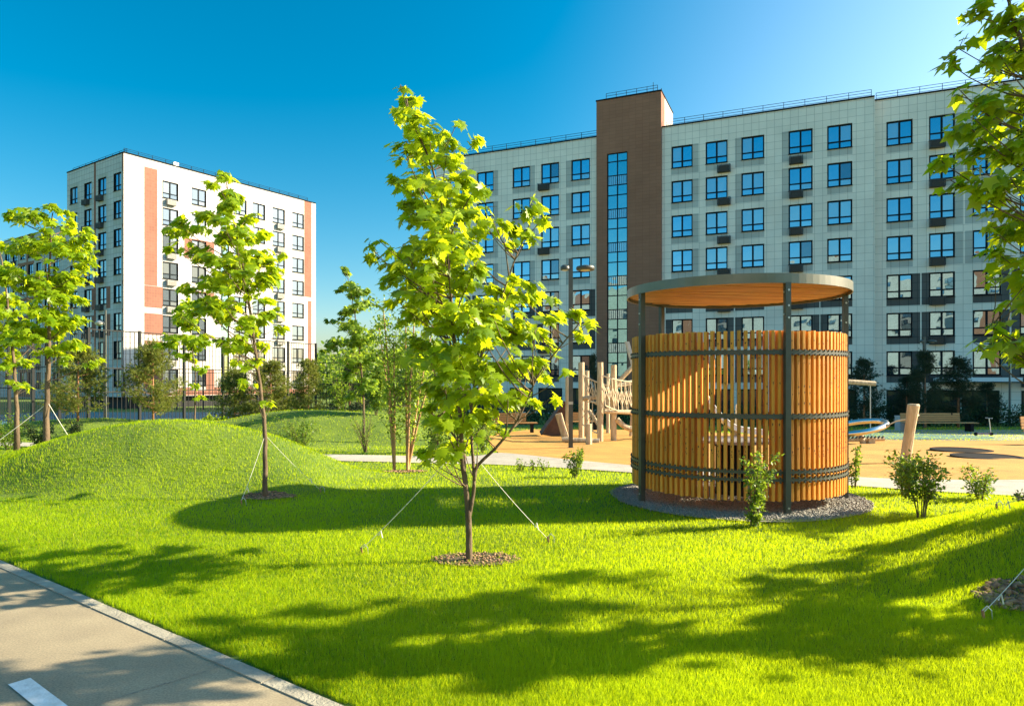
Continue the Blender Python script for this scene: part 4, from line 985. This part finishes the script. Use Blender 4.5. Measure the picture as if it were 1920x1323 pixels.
pn_ = .5 + .25 * np.sin(X * 2.1 + 1.3 * np.sin(Y * 1.7)) + .25 * np.sin(Y * 3.3 + 2 * np.sin(X * 1.1 + 1))
fine = .5 + .5 * np.sin(X * 9 + 2 * np.sin(Y * 11)) * np.sin(Y * 8 + 2 * np.sin(X * 7))
hgt = (.020 + .009 * pn_ + .016 * rg.random(n) + .005 * fine) * np.where(rg.random(n) < .02, 1.5, 1) * np.clip(1 + (Y - 8) * .02, 1, 1.4)
wid = .00095 * np.maximum(1, Y / 3.2) * rg.uniform(.7, 1.4, n)
th = rg.random(n) * 2 * np.pi; le = rg.normal(0, .34, (n, 2)) * hgt[:, None]
sx, sy = np.cos(th) * wid, np.sin(th) * wid
b0 = np.stack([X - sx, Y - sy, Z - .005], 1); b1 = np.stack([X + sx, Y + sy, Z - .005], 1)
m0 = np.stack([X - sx * .7 + le[:, 0] * .35, Y - sy * .7 + le[:, 1] * .35, Z + hgt * .55], 1); m1 = np.stack([X + sx * .7 + le[:, 0] * .35, Y + sy * .7 + le[:, 1] * .35, Z + hgt * .55], 1)
tp = np.stack([X + le[:, 0], Y + le[:, 1], Z + hgt], 1)
V5 = np.stack([b0, b1, m1, m0, tp], 1).reshape(-1, 3); ar = np.arange(n)[:, None] * 5
F3 = np.concatenate([ar + [0, 1, 2], ar + [0, 2, 3], ar + [3, 2, 4]], 0)
tt = np.clip(.15 + .45 * pn_ + rg.normal(0, .2, n) + .15 * fine, 0, .93); tt = np.where(rg.random(n) < .012 + .09 * np.clip(np.sin(X * .8 + 1.7 * np.sin(Y * .9)) * np.sin(Y * 1.1 + X * .4) - .55, 0, 1), 1.0, tt); tt = np.repeat(tt, 5)
tag(link('grass', npmesh('grass', V5, F3, 3, M['grass'], tt)), 'short bright green grass covering the lawn and mounds', 'grass', kind='stuff')

# ------------------------------------------------------------------ round slatted shelter
sh = thing('round_shelter', 'round wooden slatted shelter on four steel posts with a flat disc roof', 'shelter', (PC[0], PC[1], 0))
RD = 1.335; rp = random.Random(8)
sl_list = []
nsl = 112
slat_ms = []
for k in range(5):
    mb = MB(); w, d = .0195, .045; z0, z1 = .17 + rp.uniform(-.004, .004), 2.155 + rp.uniform(-.004, .004); c = .004
    # slat with chamfered edges: profile in x (tangent) y (radial)
    prof = [(-w + c, -d), (w - c, -d), (w, -d + c), (w, d - c), (w - c, d), (-w + c, d), (-w, d - c), (-w, -d + c)]
    v = [(x, y, z0) for x, y in prof] + [(x, y, z1) for x, y in prof]
    mb.add(v, [tuple(range(8))[::-1], tuple(range(8, 16))] + [(i, (i + 1) % 8, 8 + (i + 1) % 8, 8 + i) for i in range(8)])
    for _ in range(9):      # knots
        zk = rp.uniform(z0 + .1, z1 - .1); xk = rp.uniform(-.009, .009); rk = rp.uniform(.004, .009)
        vv = [(xk + rk * math.cos(t), -d - .0008, zk + rk * 1.5 * math.sin(t)) for t in [i * math.pi / 4 for i in range(8)]]
        mb.add(vv, [tuple(range(8))], 1)
    slat_ms.append(mb.mesh('slat', [M['wood'], M['knot']]))
for k in range(nsl):
    a = 2 * math.pi * k / nsl; deg = math.degrees(a)
    if 47 < deg < 91: continue
    o = link('slat', rp.choice(slat_ms), sh, (RD * math.cos(a), RD * math.sin(a), rp.uniform(-.006, .006)), a + math.pi / 2 + rp.uniform(-.03, .03))
    if k % 2: o.scale = (1.0 + rp.uniform(-.05, .05), 1, 1)
def arc_band(mb, r0, r1, z0, z1, a0, a1, n=120, closed=False):
    for i in range(n):
        t, u = a0 + (a1 - a0) * i / n, a0 + (a1 - a0) * (i + 1) / n
        c0, s0, c1_, s1_ = math.cos(t), math.sin(t), math.cos(u), math.sin(u)
        mb.quad((r1 * c0, r1 * s0, z0), (r1 * c1_, r1 * s1_, z0), (r1 * c1_, r1 * s1_, z1), (r1 * c0, r1 * s0, z1)); mb.quad((r0 * c1_, r0 * s1_, z0), (r0 * c0, r0 * s0, z0), (r0 * c0, r0 * s0, z1), (r0 * c1_, r0 * s1_, z1))
        mb.quad((r0 * c0, r0 * s0, z1), (r1 * c0, r1 * s0, z1), (r1 * c1_, r1 * s1_, z1), (r0 * c1_, r0 * s1_, z1)); mb.quad((r0 * c0, r0 * s0, z0), (r0 * c1_, r0 * s1_, z0), (r1 * c1_, r1 * s1_, z0), (r1 * c0, r1 * s0, z0))
aA, aB = R(92), R(46 + 360)
for z, h in ((1.905, .05), (1.155, .05), (.505, .032), (.415, .032)):
    mb = MB(); arc_band(mb, RD + .047, RD + .055, z - h / 2, z + h / 2, aA, aB); arc_band(mb, RD - .055, RD - .047, z - h / 2, z + h / 2, aA, aB)
    if h > .03:
        for k in range(nsl):
            a = 2 * math.pi * (k) / nsl
            if 47 < math.degrees(a) < 91: continue
            for dz in (-.026, .026):
                P1 = Vector((math.cos(a) * (RD + .050), math.sin(a) * (RD + .050), z + dz)); P2 = Vector((math.cos(a) * (RD + .066), math.sin(a) * (RD + .068), z + dz)); mb.tube([P1, P2], .013, 6)
    mb.build('hoop', M['steel'], sh)
for deg in (-162, -84, -9, 121):
    a = R(deg); mb = MB(); r_ = RD + .084
    mb.obox((0, 0, 1.35), (.032, 0, 0), (0, .032, 0), (0, 0, 1.36))
    o = mb.build('post', M['steel'], sh, (r_ * math.cos(a), r_ * math.sin(a), 0), a)
    mb = MB()
    for z in (2.30, 2.44, 2.62, .1): mb.tube([(.0, -.048 if False else 0, 0)] * 1 + [(.044, 0, z), (.054, 0, z)], .012, 8) if False else mb.tube([(.032, 0, z), (.043, 0, z)], .012, 8)
    for z in (2.34, 2.6): mb.tube([(0, -.032, z), (0, -.043, z)], .012, 8)
    mb.build('bolt', M['galv'], o)
    mb = MB(); mb.box(-.048, -.032, -.03, .03, 1.87, 1.94); mb.box(-.048, -.032, -.03, .03, 1.12, 1.19); mb.build('bracket', M['steel'], o)
RR = RD + .115
mb = MB(); arc_band(mb, RR - .012, RR, 2.70, 2.815, 0, 2 * math.pi, 96)
n = 96; mb.add([(RR * .995 * math.cos(2 * math.pi * i / n), RR * .995 * math.sin(2 * math.pi * i / n), 2.812) for i in range(n)], [tuple(range(n))])
for a in (R(-118), R(60)): mb.obox((RR * math.cos(a), RR * math.sin(a), 2.757), Vector((-math.sin(a), math.cos(a), 0)) * .003, Vector((math.cos(a), math.sin(a), 0)) * .0016, (0, 0, .058))
rf = mb.build('roof', M['fascia'], sh)
mb = MB(); y = -RR + .03; bw = .118; A_ = R(12); k = 0
while y < RR - .03:
    y1 = min(y + bw, RR - .02); x = math.sqrt(max(0.0004, (RR - .016) ** 2 - max(abs(y), abs(y1 - .012)) ** 2)); z = 2.735 + rp.uniform(-.002, .002)
    c_, s_ = math.cos(A_), math.sin(A_)
    mb.add([(c_ * a - s_ * b, s_ * a + c_ * b, zz) for zz in (z, z + .022) for (a, b) in ((-x, y), (x, y), (x, y1 - .012), (-x, y1 - .012))], [(0, 3, 2, 1), (4, 5, 6, 7), (0, 1, 5, 4), (1, 2, 6, 5), (2, 3, 7, 6), (3, 0, 4, 7)]); y = y1
mb.build('ceiling_board', M['woodroof'], rf)
# table inside
tb = thing('round_table', 'round pale table on a black drum base inside the slatted shelter', 'table', (PC[0] + .02, PC[1] + .08, .02))
def disc(mb, r, z0, z1, n=40, m=0): mb.tube([(0, 0, z0), (0, 0, z1)], r, n, m)
mb = MB(); disc(mb, .53, .71, .745); mb.build('tabletop', M['concrete'], tb)
mb = MB(); mb.tube([(0, 0, 0), (0, 0, .05), (0, 0, .08), (0, 0, .64), (0, 0, .71)], [.27, .27, .25, .25, .3], 28); mb.build('base', M['black'], tb, smooth=False)

# ------------------------------------------------------------------ lamps
def lamp_disc(label, px, pyb, Y, h, arms=True, rz=0, w=.06):
    x = (px - CX) / F * Y; z0 = g(x, Y)
    L_ = thing('street_lamp', label, 'street lamp', (x, Y, z0), rz, 'lamp posts around the yard')
    mb = MB(); mb.box(-w, w, -w, w, -.1, h); mb.box(-w - .03, w + .03, -w - .03, w + .03, 0, .02); mb.box(-w - .004, w + .004, -w - .004, w + .004, .9, .905); mb.build('pole', M['steel'], L_)
    if arms:
        for dx, s in ((.42, 1), (-.16, .35)):
            mb = MB(); mb.tube([(dx, 0, h - .32), (dx, 0, h - .27), (dx, 0, h - .22), (dx, 0, h - .18)], [.25 * (1 if s == 1 else .5), .27 * (1 if s == 1 else .5), .25 * (1 if s == 1 else .5), .08], 28)
            o = mb.build('lamp_head', M['steel'], L_)
            mb = MB(); mb.tube([(dx, 0, h - .335), (dx, 0, h - .322)], .14 * (1 if s == 1 else .6), 20); mb.build('lens', M['lamp_lens'], o)
    mb = MB(); mb.box(-w - .002, w + .002, -w - .003, -w + .0, 1.25, 1.33); mb.build('number_plate', M['galv'], L_)
    return L_
lamp_disc('tall dark lamp post with a flat round head in front of the stair tower', 1070, 838, 19.5, 5.4)
def lamp_globe(label, px, Y, h, single=True):
    x = (px - CX) / F * Y; L_ = thing('street_lamp', label, 'street lamp', (x, Y, g(x, Y)), 0, 'lamp posts around the yard')
    mb = MB(); mb.tube([(0, 0, -.1), (0, 0, h)], [.07, .045], 10); mb.build('pole', M['steel'], L_)
    mb = MB(); mb.tube([(0, 0, h - .6), (-.28, 0, h - .45), (-.3, 0, h - .5)], .025, 6); mb.build('arm', M['steel'], L_)
    mb = MB(); mb.tube([(-.3, 0, h - .78), (-.3, 0, h - .72), (-.3, 0, h - .62), (-.3, 0, h - .5)], [.06, .2, .22, .06], 16); mb.build('lamp_head', M['galv'], L_)
lamp_globe('lamp post with a small round head before the white building corner', 198, 34, 6.0)
x_ = lamp_disc('lamp post with a flat head behind the bench, shaded', 1733, 800, 39, 5.2, True)
lamp_globe('thin dark lamp pole near the right edge before the entrance', 1893, 46, 4.6)

# ------------------------------------------------------------------ court fence
def fence(label, A, Bp, top, nseg, seed=1):
    A = Vector(A); Bp = Vector(Bp); L_ = (Bp - A).length; th = math.atan2(Bp.y - A.y, Bp.x - A.x); z0 = min(g(A.x, A.y), g(Bp.x, Bp.y))
    o = thing('court_fence', label, 'fence', (A.x, A.y, z0), th); H_ = top - z0
    for i in range(nseg + 1):
        mb = MB(); x = L_ * i / nseg; mb.box(x - .06, x + .06, -.06, .06, -.8, H_ + .05); mb.build('post', M['fence'], o)
    for i in range(nseg):
        mb = MB(); x0 = L_ * i / nseg + .06; x1 = L_ * (i + 1) / nseg - .06
        for z in (H_ - .03, H_ * .66, H_ * .45, .15): mb.box(x0, x1, -.02, .02, z - .025, z + .025)
        k = int((x1 - x0) / .22)
        for q in range(1, k): xx = x0 + (x1 - x0) * q / k; mb.box(xx - .011, xx + .011, -.011, .011, 0, H_ - .055)
        k = int((x1 - x0) / .11)
        mb.build('bar_panel', M['fence'], o)
    return o
def fp(px, py_, T=2.4): Yq = T * F / (HZ - py_); return ((px - CX) / F * Yq, Yq)
fA = fp(166, 615.5); fB = fp(592, 644.6)
fence('tall dark bar fence of the sports court, long side behind the mounds', fA, fB, 4.0, 6)
fence('tall dark bar fence of the court, left end running back', (fA[0] - 13, fA[1] + 9), fA, 4.0, 5)
fence('lower dark bar fence right of the court corner before the woods', fB, (fB[0] + 12.5, fB[1] + 7), 2.7, 5)
fence('tall dark bar fence on the far side of the court', (fB[0] - 27, fB[1] + 24), (fB[0] - 4, fB[1] + 22), 2.2, 8)

# ------------------------------------------------------------------ playground
def logp(mb, P, r, n=9, seed=0):
    rg_ = random.Random(seed); mb.tube(P, [r * (1 + rg_.uniform(-.1, .1)) for _ in P], n)
cl = thing('rope_climber', 'log climbing frame with rope nets left of the slatted shelter', 'climbing frame', (pt(1120, 830, 23).x, 23.0, g(3, 23)))
oc = cl.location.copy()
def P3(px, py_, Y_): return pt(px, py_, Y_) - oc
def logpost(px, ytop, ybase, r, lean=0, nm='log_post', top_px=None):
    x, Yq = at(px, ybase); mb = MB(); b = pt(px, ybase, Yq) - oc; b.z -= .15; t = pt(top_px or px, ytop, Yq) - oc
    logp(mb, [b, b.lerp(t, .3), b.lerp(t, .6), t - (t - b) * .01, t], r, 10, int(px)); return mb.build(nm, M['log'], cl, smooth=False)
for a in ((1090, 679, 820, .11), (1100, 695, 818, .10), (1125.5, 679, 828, .105), (1150.5, 684, 827, .105), (1064, 706, 822, .08), (1104, 794, 833, .095), (1140, 700, 812, .08)): logpost(*a)
logpost(1063, 775, 823, .12, top_px=1047); logpost(1182, 640, 818, .07, top_px=1196); logpost(1215, 680, 826, .1); logpost(1262, 672, 822, .1, top_px=1250); logpost(1300, 690, 815, .1)
def beam(a, b, Ya, Yb, r, nm='log_beam', mid=None):
    mb = MB(); A_, B_ = P3(*a, Ya), P3(*b, Yb); L_ = bez(A_, B_, Vector((0, 0, mid or 0)), 6); logp(mb, L_, r, 9, int(a[0])); mb.build(nm, M['log'], cl)
beam((1093, 747), (1200, 734), 23.5, 24, .08); beam((1133, 771), (1260, 775), 23, 24, .075); beam((1054, 824), (1124, 827), 22.6, 22.4, .09)
beam((1155, 720), (1200, 672), 24, 24, .08); beam((1128, 732), (1240, 700), 25.5, 26, .08); beam((1156, 785), (1192, 803), 23.5, 23.5, .1, mid=-.25); beam((1192, 803), (1240, 780), 23.5, 24.5, .09, mid=-.15)
beam((1105, 770), (1125, 800), 24.5, 24, .07)
mb = MB(); mb.obox(P3(1182, 664, 23), Vector((.05, 0, 0)), (0, .18, 0), (P3(1176, 641, 23) - P3(1189, 688, 23)) / 2 * 1.0); mb.build('end_board', M['concrete'], cl)
# nets
def net(a0, a1, b0, b1, Ya, Yb, n=13, sag=.35, nm='rope_net'):
    mb = MB(); A = bez(P3(*a0, Ya), P3(*a1, Yb), Vector((0, 0, -sag)), n); B_ = bez(P3(*b0, Ya), P3(*b1, Yb), Vector((0, .15, -sag)), n)
    mb.tube(A, .022, 5); mb.tube(B_, .022, 5)
    for i in range(n + 1): mb.tube([A[i], B_[i]], .013, 4, cap=False)
    for i in range(n):
        mb.tube([A[i].lerp(B_[i], .3), A[i + 1].lerp(B_[i + 1], .75)], .011, 4, cap=False); mb.tube([A[i + 1].lerp(B_[i + 1], .3), A[i].lerp(B_[i], .75)], .011, 4, cap=False)
    mb.build(nm, M['netrope'], cl)
net((1094, 703), (1192, 718), (1100, 745), (1192, 768), 23.4, 23.6, 14, .45)
net((1130, 704), (1260, 700), (1135, 760), (1262, 770), 22.8, 24.4, 16, .5); net((1092, 750), (1130, 752), (1092, 795), (1130, 815), 23.6, 23.2, 4, .1)
rm = thing('climbing_ramp', 'dark brown slanted board ramp behind the lamp post', 'ramp', (*at(1040, 817), 0)); ro = rm.location.copy()
Yr = ro.y; A_, B_, = pt(1014, 813, Yr) - ro, pt(1058, 752, Yr) - ro
mb = MB(); dv = (B_ - A_)
for k in range(7):
    y0 = -.6 + k * .22; c = A_.lerp(B_, .5) + Vector((0, y0 + .1, 0)); mb.obox(c, dv / 2, (0, .1, 0), Vector((-dv.z, 0, dv.x)).normalized() * .03)
mb.build('board', M['brownboard'], rm)
mb = MB(); c = pt(1056, 818, Yr) - ro
for yy in (-.5, .85):
    mb = MB(); mb.tube([B_ + Vector((0, yy, 0)), Vector((c.x, yy, c.z - .1))], .06, 8); mb.build('prop', M['brownboard'], rm)
    mb = MB(); mb.tube([A_.lerp(B_, .55) + Vector((0, yy, -.05)), Vector((A_.lerp(c, .6).x, yy, c.z - .1))], .05, 8); mb.build('prop', M['brownboard'], rm)
mb = MB()
mb.add([A_ + Vector((.05, -.55, 0)), B_ + Vector((0, -.55, -.05)), Vector((c.x, -.55, c.z)), A_ + Vector((.05, -.5, 0)), B_ + Vector((0, -.5, -.05)), Vector((c.x, -.5, c.z))], [(0, 2, 1), (3, 4, 5), (0, 1, 4, 3), (1, 2, 5, 4), (2, 0, 3, 5)])
mb.build('side_frame', M['brownboard'], rm)
# slide seen through the slats
sd3 = thing('slide', 'pale curved slide seen through the slats of the shelter', 'slide', (*at(1400, 822), 0)); so = sd3.location.copy(); Ys = so.y
mb = MB(); C_ = crom([pt(1318, 742, Ys) - so, pt(1340, 775, Ys) - so, pt(1375, 806, Ys) - so, pt(1430, 815, Ys) - so], 5)
for yy in (-.28, .28):
    for i in range(len(C_) - 1): mb.quad(C_[i] + Vector((0, yy, 0)), C_[i + 1] + Vector((0, yy, 0)), C_[i + 1] + Vector((0, yy, .2)), C_[i] + Vector((0, yy, .2)))
    mb.tube([p + Vector((0, yy, .2)) for p in C_], .025, 6)
for i in range(len(C_) - 1): mb.quad(C_[i] + Vector((0, -.28, 0)), C_[i + 1] + Vector((0, -.28, 0)), C_[i + 1] + Vector((0, .28, 0)), C_[i] + Vector((0, .28, 0)))
mb.build('chute', M['canopy'], sd3); mb = MB(); mb.tube([pt(1319, 745, Ys) - so, pt(1319, 830, Ys) - so], .08, 8); mb.tube([pt(1384, 758, Ys) - so, pt(1380, 830, Ys) - so], .09, 8); mb.build('log_post', M['log'], sd3)
# chrome ring spinner
cr0 = at(1615, 831); sp_ = thing('tilted_ring', 'tilted shiny steel ring ride just right of the slatted shelter', 'play ring', (cr0[0], cr0[1], g(*cr0)))
so = sp_.location.copy(); Yq = cr0[1]; cc_ = pt(1606, 801, Yq) - so; rx = 50 / F * Yq
mb = MB(); mb.tube([cc_ + Vector((math.cos(t) * rx, math.sin(t) * rx * .95, .22 * math.cos(t) * rx + .05 * math.sin(t))) for t in [2 * math.pi * i / 48 for i in range(49)]], .085, 12)
mb.build('ring', M['chrome'], sp_, smooth=True)
mb = MB(); mb.tube([(cc_.x + .25, 0, -.1), (cc_.x + .1, 0, .35)], .09, 10); mb.tube([(cc_.x - .8, 0, .12), (cc_.x + .9, 0, .16)], .06, 8); mb.box(cc_.x + .35, cc_.x + .55, -.12, .12, -.05, .2); mb.build('base', M['log'], sp_)
mb = MB()
for k in range(14): mb.tube([(cc_.x - .8 + k * .12, -.1, .2), (cc_.x - .74 + k * .12, -.1, .26)], .03, 6)
mb.build('chain', M['steel'], sp_)
# overhead beam with a hanging rope behind the shelter's right side
ob = thing('swing_frame', 'log beam on a steel pole showing right of the shelter', 'swing', (*at(1633, 818), 0)); so = ob.location.copy(); Yq = so.y; so2 = Vector((so.x, so.y, 0))
mb = MB(); logp(mb, [pt(1560, 714, Yq) - so, pt(1600, 716, Yq) - so, pt(1641, 719, Yq) - so], .1, 9, 3); mb.build('log_beam', M['log'], ob)
mb = MB(); mb.tube([pt(1632, 722, Yq) - so, pt(1632, 818, Yq) - so], .022, 6); mb.tube([pt(1520, 716, Yq) - so, pt(1520, 820, Yq) - so], .06, 6); mb.tube([pt(1562, 716, Yq) - so, pt(1562, 820, Yq) - so], .06, 6); mb.build('pole', M['galv'], ob)
# leaning post
lx = at(1694, 869); lp_ = thing('leaning_post', 'leaning weathered wooden post with a rope end on the orange ground', 'post', (lx[0], lx[1], g(*lx))); so = lp_.location.copy()
mb = MB(); A_ = pt(1695, 880, lx[1]) - so; B_ = pt(1713, 757, lx[1] - .2) - so; r_ = 9.5 / F * lx[1]
logp(mb, [A_, A_.lerp(B_, .3), A_.lerp(B_, .65), B_ - Vector((0, 0, .02)), B_], r_, 12, 9); mb.build('log', M['log'], lp_)
mb = MB(); mb.tube([A_.lerp(B_, .78), pt(1680, 789, lx[1]) - so, pt(1661, 799, lx[1]) - so], [.02, .016, .014], 6); mb.tube([pt(1666, 796, lx[1]) - so, pt(1662, 799, lx[1]) - so], .035, 6); mb.tube([A_.lerp(B_, .79), pt(1722, 778, lx[1]) - so], .02, 6); mb.build('rope', M['netrope'], lp_)
# benches
def bench_meshes():
    a = MB()
    for k in range(4): a.box(-1.15, 1.15, -.42 + k * .11, -.33 + k * .11, .42, .46)
    b = MB()
    for k in range(4): b.box(-1.15, .75, .03 + k * .012, .06 + k * .012, .50 + k * .1, .585 + k * .1)
    l = MB(); l.box(-.05, .05, -.40, .05, 0, .418); f = MB(); f.box(-.02, .02, .062, .10, .35, .9)
    return a.mesh('seat', M['benchwood']), b.mesh('backrest', M['benchwood']), l.mesh('leg', M['black']), f.mesh('back_support', M['black'])
BM = bench_meshes()
def bench(label, px, py_, rz, sc=1.0):
    x, y = at(px, py_); o = thing('park_bench', label, 'bench', (x, y, g(x, y) + .02), rz, 'wooden benches round the playground'); o.scale = (sc, 1, 1)
    link('seat', BM[0], o); link('backrest', BM[1], o)
    for dx in (-.95, .95): link('leg', BM[2], o, (dx, 0, 0))
    for dx in (-.9, .5): link('back_support', BM[3], o, (dx, 0, 0))
bench('wooden bench in the shade behind the leaning post', 1757, 809, 0, 1.5)
bench('sunlit wooden bench behind the middle maple, half hidden by leaves', 950, 811, .1, 1.2)
bench('sunlit bench back showing between lamp post and log posts', 1080, 806, .1)
bench('dark wooden bench cut off by the right edge', 1968, 833, .3)
x, y = at(1692, 808.5); bn = thing('litter_bin', 'pale concrete litter bin left of the shaded bench', 'bin', (x, y, g(x, y)))
mb = MB(); mb.box(-.24, .24, -.24, .24, 0, .72); mb.box(-.26, .26, -.26, .26, .72, .76); mb.build('body', M['concrete'], bn); mb = MB(); mb.box(-.17, .17, -.245, -.238, .56, .68); mb.build('slot', M['black'], bn)
x, y = at(1845, 817); sc = thing('kick_scooter', 'small purple kick scooter standing on the grey play surface', 'scooter', (x, y, g(x, y) + .02))
mb = MB(); mb.box(-.32, .25, -.07, .07, .07, .10); mb.build('deck', mat('purple_paint', (.12, .04, .12), .5), sc); mb = MB(); mb.tube([(.28, 0, .08), (.2, 0, .72)], .018, 8); mb.tube([(.2, -.2, .72), (.2, .2, .72)], .018, 8); mb.build('handlebar', M['galv'], sc)
for xx in (-.33, .3): mb = MB(); mb.tube([(xx, -.02, .07), (xx, .02, .07)], .07, 14); mb.build('wheel', M['black'], sc)
# manhole discs in the play surface
for i, (px_, py_, lb) in enumerate(((1802, 846, 'flat dark trampoline disc in the orange ground, farther one'), (1850, 859, 'flat dark trampoline disc in the orange ground, nearer one'))):
    x, y = at(px_, py_); o = thing('ground_trampoline', lb, 'trampoline', (x, y, g(x, y) + .03), 0, 'sunken trampolines')
    mb = MB(); disc(mb, .62, -.005, .004, 32); mb.build('mat', M['black'], o); mb = MB(); arc_band(mb, .62, .72, -.01, .012, 0, 2 * math.pi, 32); mb.build('rim', M['black'], o)
